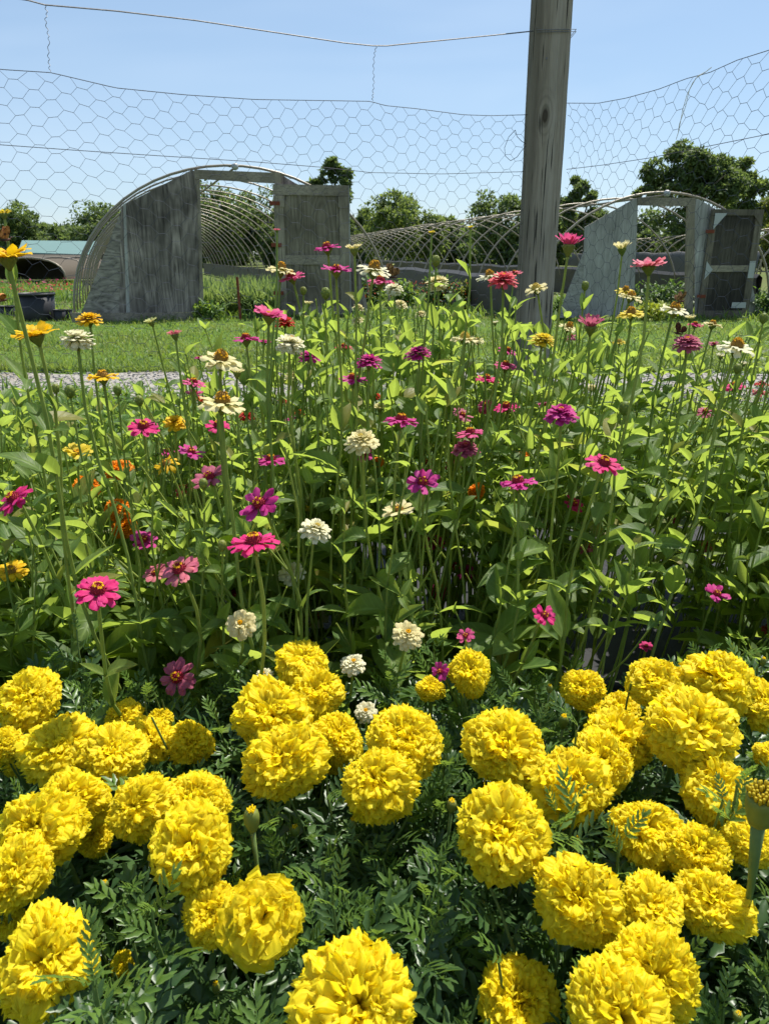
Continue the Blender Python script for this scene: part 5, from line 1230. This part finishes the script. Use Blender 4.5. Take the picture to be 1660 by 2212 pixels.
MZ = .50
MAR = [
(62, 1513, 138, .50, 30, -4, 'yellow marigold with greenish heart, highest at the left edge'),
(8, 1614, 88, .48, 26, -10, 'yellow marigold cut by the left edge under the greenish hearted one'),
(45, 1645, 80, .42, 24, 0, 'shaded yellow marigold buried behind the left row'),
(130, 1618, 150, .485, 22, -4, 'broad yellow marigold, left of its overlapping neighbour in the upper row'),
(250, 1628, 142, .48, 24, 4, 'yellow marigold with a green sprig before it, upper left row'),
(325, 1600, 108, .46, 20, 8, 'yellow marigold between the sprigged one and the shaded round one'),
(413, 1600, 102, .46, 16, 14, 'shaded round yellow marigold at the right end of the upper left row'),
(270, 1552, 84, .44, 14, 0, 'small shaded yellow marigold rising behind the upper left row'),
(345, 1556, 60, .43, 14, 0, 'smallest shaded marigold head behind the upper left row'),
(655, 1430, 115, .50, 24, 0, 'topmost yellow marigold of the centre cluster'),
(678, 1500, 126, .48, 24, 6, 'yellow marigold second from the top in the centre cluster'),
(588, 1552, 176, .495, 24, -6, 'big yellow marigold at the left of the centre cluster'),
(613, 1642, 170, .505, 30, 0, 'big yellow marigold at the front of the centre cluster'),
(733, 1594, 112, .465, 22, 8, 'medium yellow marigold wedged right of the centre cluster'),
(720, 1650, 52, .42, 16, 0, 'shaded marigold peeping out under the medium one in the centre'),
(875, 1604, 166, .49, 22, 6, 'rounded yellow marigold right of the centre cluster'),
(812, 1692, 160, .49, 26, -6, 'yellow marigold with a blunt square outline over dark leaves in the centre'),
(1015, 1453, 104, .495, 34, 0, 'neat round yellow marigold beside the purple zinnia'),
(930, 1488, 62, .46, 20, 0, 'small shaded marigold left of the neat round one'),
(1090, 1614, 172, .495, 26, 0, 'perfectly round yellow marigold right of the dark centre gap'),
(1255, 1488, 92, .475, 34, -6, 'loose light yellow marigold beside the sunlit ground patch'),
(1412, 1476, 126, .50, 24, -6, 'yellow marigold left in the upper right row'),
(1555, 1480, 160, .505, 22, 4, 'broad yellow marigold, tallest of the upper right row'),
(1490, 1577, 200, .515, 26, 4, 'very big ruffled yellow marigold in front of the upper right row'),
(1648, 1522, 112, .49, 22, 10, 'yellow marigold at the right edge of the upper right row'),
(1657, 1630, 60, .49, 22, 10, 'yellow marigold sliver cut by the right edge'),
(1330, 1602, 152, .475, 24, -4, 'yellow marigold behind the left pair of the right cluster'),
(1298, 1648, 140, .48, 26, -8, 'yellow marigold in front of the left pair of the right cluster'),
(1340, 1536, 86, .44, 16, 0, 'small marigold with withering edges behind the right cluster'),
(1288, 1532, 54, .43, 16, 0, 'smallest withering marigold behind a feathery sprig'),
(1083, 1798, 220, .515, 34, 0, 'largest round yellow marigold right of the centre, fully ruffled'),
(1235, 1700, 172, .485, 26, -4, 'yellow marigold with leaves lying across its front, right of centre'),
(1390, 1792, 152, .485, 28, 4, 'loose petalled yellow marigold below the very big ruffled one'),
(1550, 1705, 158, .485, 24, 0, 'yellow marigold with feathery sprig on its right side'),
(1505, 1845, 145, .485, 28, 0, 'yellow marigold left of the thick stalk with the green top'),
(1622, 1826, 112, .48, 24, 6, 'yellow marigold behind the thick stalk with the green top'),
(1250, 1947, 188, .50, 32, -6, 'big yellow marigold, left of the lower right trio'),
(1405, 1960, 152, .48, 28, 6, 'yellow marigold, middle of the lower right trio'),
(1535, 1950, 160, .475, 26, 4, 'yellow marigold, right of the lower right trio, behind leaves'),
(1405, 2114, 198, .50, 34, 4, 'yellow marigold with open lower petals above the bottom edge'),
(1335, 2200, 228, .515, 30, 0, 'yellow marigold cut by the bottom edge, right of the fading one'),
(1120, 2165, 180, .42, 24, 0, 'fading straw yellow marigold in shade under dark leaves'),
(775, 2178, 282, .52, 28, 0, 'large yellow marigold cut by the bottom edge in the centre'),
(100, 2078, 218, .52, 34, 0, 'coarse petalled yellow marigold low in the left corner'),
(25, 1995, 70, .44, 20, -6, 'small marigold behind the coarse petalled one at the left edge'),
(455, 1972, 124, .485, 30, -14, 'yellow marigold on the left of the touching pair'),
(570, 1978, 150, .49, 46, 8, 'open flat yellow marigold with green heart, right of the touching pair', {'open': 1}),
(415, 1832, 196, .515, 34, 4, 'big yellow marigold with tight petal whorl, left of the tall closed bud'),
(425, 1735, 136, .485, 22, 6, 'yellow marigold half covered by the tight whorled one'),
(298, 1747, 142, .495, 34, 0, 'yellow marigold with a neat star centre in the left cluster'),
(160, 1732, 156, .485, 24, 0, 'yellow marigold at the back of the left cluster'),
(88, 1792, 182, .505, 32, -4, 'big yellow marigold in the middle of the left cluster'),
(38, 1885, 150, .505, 30, -12, 'yellow marigold at the left edge below the left cluster'),
(205, 1806, 84, .44, 20, 0, 'shaded marigold hanging under the left cluster'),
(265, 2082, 54, .40, 20, 0, 'half hidden marigold behind leaves in the lower left'),
]
for i, row in enumerate(MAR): marigold(i, row, True)
FL.append((1312, 1405, 92, 2.4))      # open ground between the stems
for i, row in enumerate(Z): zinnia(i, row)
for i, row in enumerate(MAR): marigold(i, row)
OG = 'orange marigolds inside the zinnia bed'
for i, (x, y, w_, z, lb) in enumerate(((257, 1018, 60, .60, 'topmost orange marigold glowing between zinnia stems'), (188, 1057, 58, .57, 'orange marigold on the left of the orange group'), (254, 1102, 58, .54, 'orange marigold in the middle of the orange group'),
        (268, 1142, 54, .51, 'lowest orange marigold of the orange group'), (815, 998, 26, .62, 'small orange marigold behind the large curled cream zinnia'), (1028, 1062, 40, .58, 'orange yellow marigold deep between the two round magenta zinnias'), (1130, 985, 26, .6, 'small orange marigold behind stems right of the dusty double'))):
    for q in (True, False): marigold(200+i, (x, y, w_, z, 20, 0, lb, {'orange': 1, 'group': OG}), q)
# ------------------------------------------------------------------ the leafy mass of the zinnia bed
g = np.random.default_rng(55); nb = NB(); LV = []; ST = []
def envelope(px):
    """image row of the top of the leaves, measured along the bed"""
    return float(np.interp(px, [-300, 0, 150, 300, 420, 520, 600, 700, 850, 1000, 1150, 1300, 1400, 1500, 1660, 1960], [835, 835, 850, 870, 835, 760, 700, 650, 640, 640, 680, 690, 700, 745, 750, 750]))
cnt = 0; tries = 0
while cnt < 640 and tries < 6000:
    tries += 1
    Y = .98+1.15*g.random()**.9; X = g.uniform(-1.0, 1.12)*(.62+.36*Y)*1.0
    if Y > 2.28: continue
    # sunlit gap in the stand at the right, where the ground cloth shows
    px, _, t = proj(Vector((X, Y, 0)))
    if (abs(px-1310) < 100 and Y < 1.32) or (abs(px-1310) < 55 and Y < 2.05): continue
    k = min(1, max(0, (Y-.98)/.62))
    ytop = envelope(px)+ (1-k)*330*g.uniform(.55, 1.1)+abs(g.normal(0, 75))
    zt = at_Y(px, ytop, Y).z
    if zt < .14: continue
    zt = min(zt, .95)
    lean = g.normal(0, .10)+min(.25, max(0, (px-900)/3000)); top = Vector((X+lean*zt, Y+g.normal(0, .03), zt)); base = Vector((X, Y, 0))
    path = [top.lerp(base, q/8)+Vector((.012*math.sin(q*.9+cnt), .009*math.cos(q*.8+cnt), 0))*(0 < q < 8) for q in range(9)]
    nb.tube(path, .0015, .0027, 5, 1); cnt += 1
    stem_leaves(LV, path, g, 9, .012, .078)
    # side shoots
    for q in range(g.integers(1, 4)):
        s_ = g.uniform(.15, .6); p = top.lerp(base, s_); a = g.uniform(0, 6.28); e = p+Vector((math.cos(a)*.07, math.sin(a)*.07, .12))
        e.z = min(e.z, zt); pp = [e, e.lerp(p, .5)+Vector((0, 0, -.01)), p]; nb.tube(pp, .0012, .0018, 4, 1); stem_leaves(LV, pp, g, 2, .005, .055)
leaves_np(nb, LV, g, 0, check=())
kind(nb.build('zinnia_foliage', [M['leaf'], M['stem']]), 'stuff')

# ------------------------------------------------------------------ marigold greenery
M['mleaf_young'] = leaf_mat('young_marigold_leaf', (.09, .17, .035), (.13, .22, .04), (.38, .55, .06), .42, .36, .45)
def pinnate(nleaf, wid, seed):
    g = np.random.default_rng(seed); V = []; F = []
    def leaflet(p, d, L_, w_, fold):
        nl = 5; us = (-1, 0, 1); k = len(V); s_side = Vector((-d.y, d.x, 0)).normalized(); up = d.cross(s_side)*-1
        if up.z < 0: up = -up
        for i in range(nl+1):
            s_ = i/nl; ww = w_*math.sin(math.pi*min(.97, .08+.86*s_**.85))*(1+.22*(-1)**i)
            for u in us:
                q = p+d*(L_*s_)+s_side*(u*ww*.5)+up*(abs(u)*ww*fold)-Vector((0, 0, .16*L_*s_*s_)); V.append(tuple(q))
        for i in range(nl):
            for j in range(2): F.append((k+i*3+j, k+(i+1)*3+j, k+(i+1)*3+j+1, k+i*3+j+1))
    rach = lambda s_: Vector((s_, 0, -.22*s_*s_+.12*s_))
    for k in range(nleaf):
        s_ = .18+.74*k/(nleaf-1)
        for sg in (-1, 1):
            a = R(58-26*s_+g.normal(0, 6))*sg; L_ = (.20+.20*math.sin(math.pi*(.15+.7*s_)))*g.uniform(.85, 1.15)
            leaflet(rach(s_), Vector((math.cos(a), math.sin(a), .12+g.normal(0, .12))).normalized(), L_, L_*wid, .22)
    leaflet(rach(.92), Vector((1, 0, -.15)).normalized(), .36, .36*wid, .22)
    k = len(V); n = 4
    for i in range(n+1):
        q = rach(i/n*.95); V.append((q.x, -.010, q.z)); V.append((q.x, .010, q.z))
    for i in range(n): F.append((k+2*i, k+2*i+1, k+2*i+3, k+2*i+2))
    return np.array(V, float), np.array(F)
PN = [pinnate(5, .30, 1), pinnate(5, .27, 2), pinnate(4, .35, 3)]
g = np.random.default_rng(77); nb = NB(); P = []; D = []; U = []; S = []; YG = []
def sprig(top, base, n, L0, rr):
    path = [top.lerp(base, q/5)+Vector((.004*math.sin(q*1.3+top.x*50), 0, 0)) for q in range(6)]; nb.tube(path, rr*.6, rr, 5, 1)
    a = g.uniform(0, 6.28); H = (top-base).length
    for q in range(n):
        f_ = q/n; p = top.lerp(base, min(.9, f_*.75*.16/max(.1, H)*1.6)); a += 2.4
        el = 1.05-1.15*f_+g.normal(0, .18)
        P.append(p); D.append((math.cos(a)*math.cos(el), math.sin(a)*math.cos(el), math.sin(el))); U.append((-math.cos(a)*math.sin(el)+g.normal(0, .25), -math.sin(a)*math.sin(el)+g.normal(0, .25), abs(math.cos(el))+.2)); S.append(L0*g.uniform(.7, 1.2)*(.45+.75*min(1, f_*2))); YG.append(q < 3)
cnt = 0
while cnt < 960:
    Y = g.uniform(.28, 1.08); X = g.uniform(-1, 1)*(.30+.56*Y); zt = g.choice([.32, .38, .43, .47], p=[.25, .25, .3, .2])+g.normal(0, .025)
    px, py, t = proj(Vector((X, Y, .45)))
    if Y > .93 and (px < 640 or g.random() < .55) and not (880 < px < 1260): continue
    if Y > .93: zt -= .07
    top = Vector((X, Y, zt)); sprig(top, Vector((X+g.normal(0, .03), Y+g.normal(0, .03), zt-g.uniform(.14, .26))), int(g.integers(9, 14)), .057, .0019); cnt += 1
# the sprigs that stand in front of blooms
SPR = [(1240, 1735, .53), (1200, 1760, .51), (1600, 1690, .53), (1560, 1730, .52), (300, 1690, .50), (1000, 1500, .46), (1060, 1520, .45), (1160, 1490, .46), (190, 2085, .55), (205, 2130, .55), (1640, 1440, .50), (1345, 1815, .51), (330, 1960, .52), (700, 1860, .47), (640, 1930, .46)]
keepfree = len(P)
for x, y, z in SPR:
    top = at_Z(x, y, z); sprig(top, top+Vector((.01, .02, -.2)), 9, .058, .0020)
P = np.array(P); D = np.array(D); U = np.array(U); S = np.array(S); YG = np.array(YG)
C = P+D*(S*.55)[:, None]; x, y, t = projA(C); keep = np.ones(len(P), bool)
for (fx, fy, fw, ft) in FL:
    if fw < 40: continue
    keep &= ~((((x-fx)/(fw*.52+S*.28*FPX/t))**2+((y-fy)/(fw*.50+S*.28*FPX/t))**2 < 1) & (t < ft+.035))
keep[keepfree:] = True
ix = g.integers(0, 3, len(P))
for k in range(3):
    for yg in (False, True):
        s_ = keep & (ix == k) & (YG == yg); nb.scatter(PN[k], P[s_], frames(D[s_], U[s_]), S[s_], 2 if yg else 0)
kind(nb.build('marigold_foliage', [M['mleaf'], M['mstem'], M['mleaf_young']]), 'stuff')

# marigold buds
def mbud(x, y, w_, h_, z, label, i, openb=False, foot=None, leaves=0):
    H = at_Z(x, y, z); t = depth(H); r = w_/2*t/FPX; h = h_*t/FPX; g = np.random.default_rng(4000+i)
    base = at_Z(*foot, z-.30) if foot else Vector((H.x+g.normal(0, .012), H.y+.03, 0)); base.z = 0
    th = thing('marigold_bud', base, label, 'flower bud', 'marigold buds'); FL.append((x, y, w_, t))
    M4 = Matrix.Translation(H-base) @ (H-base).normalized().to_track_quat('Z', 'Y').to_matrix().to_4x4()
    b = MB(); n = 14; prof = [(.22*r, -.62*h), (.55*r, -.48*h), (.92*r, -.15*h), (1.0*r, .15*h), (.84*r, .40*h), (.55*r, .5*h)]
    if openb: prof = [(.30*r, -.62*h), (.75*r, -.48*h), (.95*r, -.15*h), (1.0*r, .2*h), (1.02*r, .42*h), (.9*r, .44*h)]
    vs = []
    for rr, zz in prof:
        for j in range(n): q = rr*(1+.06*(j % 2)); vs.append(M4 @ Vector((q*math.cos(2*math.pi*j/n), q*math.sin(2*math.pi*j/n), zz)))
    b.add(vs, [(k*n+j, k*n+(j+1) % n, (k+1)*n+(j+1) % n, (k+1)*n+j) for k in range(len(prof)-1) for j in range(n)]+[tuple(range(n-1, -1, -1)), tuple(range((len(prof)-1)*n, len(prof)*n))])
    b.build('calyx', M['calyx'], th, True)
    b = MB()
    for k in range(40 if openb else 12):
        a = k*2.39996; q = r*(.95 if openb else .5)*math.sqrt((k+.5)/(40 if openb else 12)); p = Vector((q*math.cos(a), q*math.sin(a), .44*h)); d = Vector((math.cos(a)*.2, math.sin(a)*.2, 1))
        b.tube([M4 @ p, M4 @ (p+d*h*.10), M4 @ (p+d*h*g.uniform(.14, .24))], [r*.09, r*.13, r*.10], 5)
    b.build('petal_tips', M['lemon'] if openb else M['mari'], th, True)
    nk = H-(H-base).normalized()*h*.6
    nb = NB(); path = [nk.lerp(base, q/8)-base+Vector((.006*math.sin(q*.8+i), 0, 0))*min(1, q/2) for q in range(9)]
    b = MB(); b.tube(path, [r*.34, r*.26]+[.0026]*7 if not openb else [r*.50, r*.28, r*.20]+[.0028]*6, 7); b.build('stem', M['mstem'], th, True)
    if leaves:
        nb = NB(); p_ = []; d_ = []
        for q in range(leaves):
            a = q*2.2+.4; p_.append(path[2].lerp(path[4], q/leaves)); d_.append((math.cos(a), math.sin(a)*.6-.2, .35))
        nb.scatter(PN[2], p_, frames(np.array(d_), np.tile([0, -.4, 1.], (leaves, 1))), np.full(leaves, .085)); nb.build('leaves', M['mleaf'], th)
mbud(544, 1772, 34, 56, .53, 'tall closed green marigold bud on a bare stalk in the left half', 0)
mbud(1642, 1745, 62, 90, .60, 'thick marigold stalk with a greenish flat opening bud at the right edge', 1, True, (1600, 2080), 7)
for i, (x, y, w_, h_, z, lb) in enumerate(((762, 1780, 17, 26, .45, 'small yellow tipped marigold bud below the blunt square bloom'), (1186, 1488, 14, 18, .48, 'round pale marigold bud left of the loose light yellow bloom'),
    (467, 2136, 17, 30, .42, 'yellow marigold bud among leaves under the touching pair'), (637, 1795, 22, 24, .44, 'tilted greenish marigold bud right of the tall closed one'), (228, 1912, 15, 20, .45, 'small marigold bud above the lower left leaves'),
    (1246, 1822, 24, 28, .47, 'green marigold bud just above the big lower right bloom'), (975, 1742, 22, 30, .46, 'green marigold bud at the left edge of the largest round bloom'), (1592, 2196, 20, 22, .46, 'green marigold bud at the bottom right'),
    (1216, 1560, 20, 30, .45, 'green tipped marigold bud under the loose light yellow bloom'), (1647, 1430, 12, 18, .50, 'tiny round marigold bud above the right end of the upper row'))):
    mbud(x, y, w_, h_, z, lb, 10+i)

# ------------------------------------------------------------------ butterflies and a pot
def wing_mat(name, c1, c2, c3):
    a = NT(name); v = a.coord('Object'); n = a.noise(v, 170, 3, .6); c = a.ramp(n, [(.38, c1), (.5, c2), (.62, c3)])
    a.bsdf(c, .7, 0, .2); return a.done()
M['wing'] = wing_mat('brown_wing', (.06, .03, .015), (.24, .13, .05), (.42, .27, .12)); M['wing_dark'] = wing_mat('dark_wing', (.03, .015, .012), (.07, .03, .02), (.16, .07, .04))
M['wing_or'] = wing_mat('orange_wing', (.05, .02, .01), (.38, .14, .03), (.55, .25, .08))
def butterfly(x, y, w_, t, ang, spread, mat, label):
    H = at_t(x, y, t); L_ = w_*t/FPX; th = thing('butterfly', H, label, 'butterfly', 'butterflies on the zinnias', R(ang))
    b = MB(); b.tube([(-.32*L_, 0, .03*L_), (-.1*L_, 0, .02*L_), (.12*L_, 0, .05*L_), (.26*L_, 0, .08*L_), (.33*L_, 0, .09*L_)], [.02*L_, .05*L_, .07*L_, .06*L_, .02*L_], 7)
    for s_ in (-1, 1): b.tube([(.31*L_, 0, .1*L_), (.48*L_, .10*s_*L_, .22*L_)], .008*L_, 4)
    for s_ in (-1, 1):
        for q in (-.05, .08, .18): b.tube([(q*L_, 0, .03*L_), (q*L_, .12*s_*L_, -.05*L_), (q*L_*1.1, .16*s_*L_, -.16*L_)], .008*L_, 4)
    b.build('body', M['wing_dark'], th, True)
    fore = [(.16, .02), (.30, .40), (.26, .66), (.10, .72), (-.06, .50), (-.04, .05)]; hind = [(-.02, .03), (-.10, .42), (-.28, .48), (-.42, .34), (-.40, .14), (-.20, .02)]
    for nm, out_ in (('forewing', fore), ('hindwing', hind)):
        for s_ in (-1, 1):
            b = MB(); a = R(spread); pts = [Vector((px_*L_, s_*py_*math.cos(a)*L_, (py_*math.sin(a)+.07)*L_)) for px_, py_ in out_]; off = Vector((0, -s_*math.sin(a), math.cos(a)))*.006*L_
            n = len(pts); b.add(pts+[p+off for p in pts], [tuple(range(n)), tuple(range(2*n-1, n-1, -1))]+[(i, (i+1) % n, n+(i+1) % n, n+i) for i in range(n)])
            b.build(nm, M[mat], th)
butterfly(846, 600, 40, 1.30, 200, 72, 'wing', 'brown skipper butterfly with raised wings on the pink golden crowned zinnia')
butterfly(12, 520, 40, 1.0, 60, 76, 'wing_or', 'orange brown butterfly perched upright on the highest open yellow zinnia')
butterfly(3, 651, 38, 1.0, 30, 30, 'wing_or', 'orange butterfly at the left edge on a pale bud')
butterfly(1467, 653, 32, 1.25, 20, 66, 'wing', 'tan butterfly on the white zinnia before the dark door')
butterfly(1466, 722, 34, 1.2, 160, 70, 'wing_dark', 'dark brown butterfly with closed wings on the mauve rose zinnia')
def pot(x, y, z, wpx, label):
    H = at_Z(x, y, z); t = depth(H); r = wpx/2*t/FPX; base = Vector((H.x, H.y, 0)); th = thing('nursery_pot', base, label, 'plant pot', 'black nursery pots in the bed')
    b = MB(); n = 28; b.lathe([(r*.72, 0), (r*.95, z*.9), (r*.99, z*.93)], n); b.build('body', M['black'], th, True)
    b = MB(); prof = [(r*.98, z*.90), (r*1.05, z*.90), (r*1.06, z), (r*.97, z), (r*.95, z*.92)]
    vs = [(rr*math.cos(2*math.pi*j/n), rr*math.sin(2*math.pi*j/n), zz) for rr, zz in prof for j in range(n)]
    b.add(vs, [(k*n+j, k*n+(j+1) % n, (k+1)*n+(j+1) % n, (k+1)*n+j) for k in range(4) for j in range(n)]); b.build('rim', M['black'], th, True)
pot(1328, 1498, .22, 100, 'glossy black nursery pot behind the loose light yellow marigold')

# every label points at one thing only
seen = {}
for o in bpy.data.objects:
    if 'label' in o:
        n = len(o['label'].split())
        if not 4 <= n <= 16: print('LABEL LENGTH', n, o['label'])
        if o['label'] in seen: print('SAME LABEL', o['label'])
        seen[o['label']] = 1
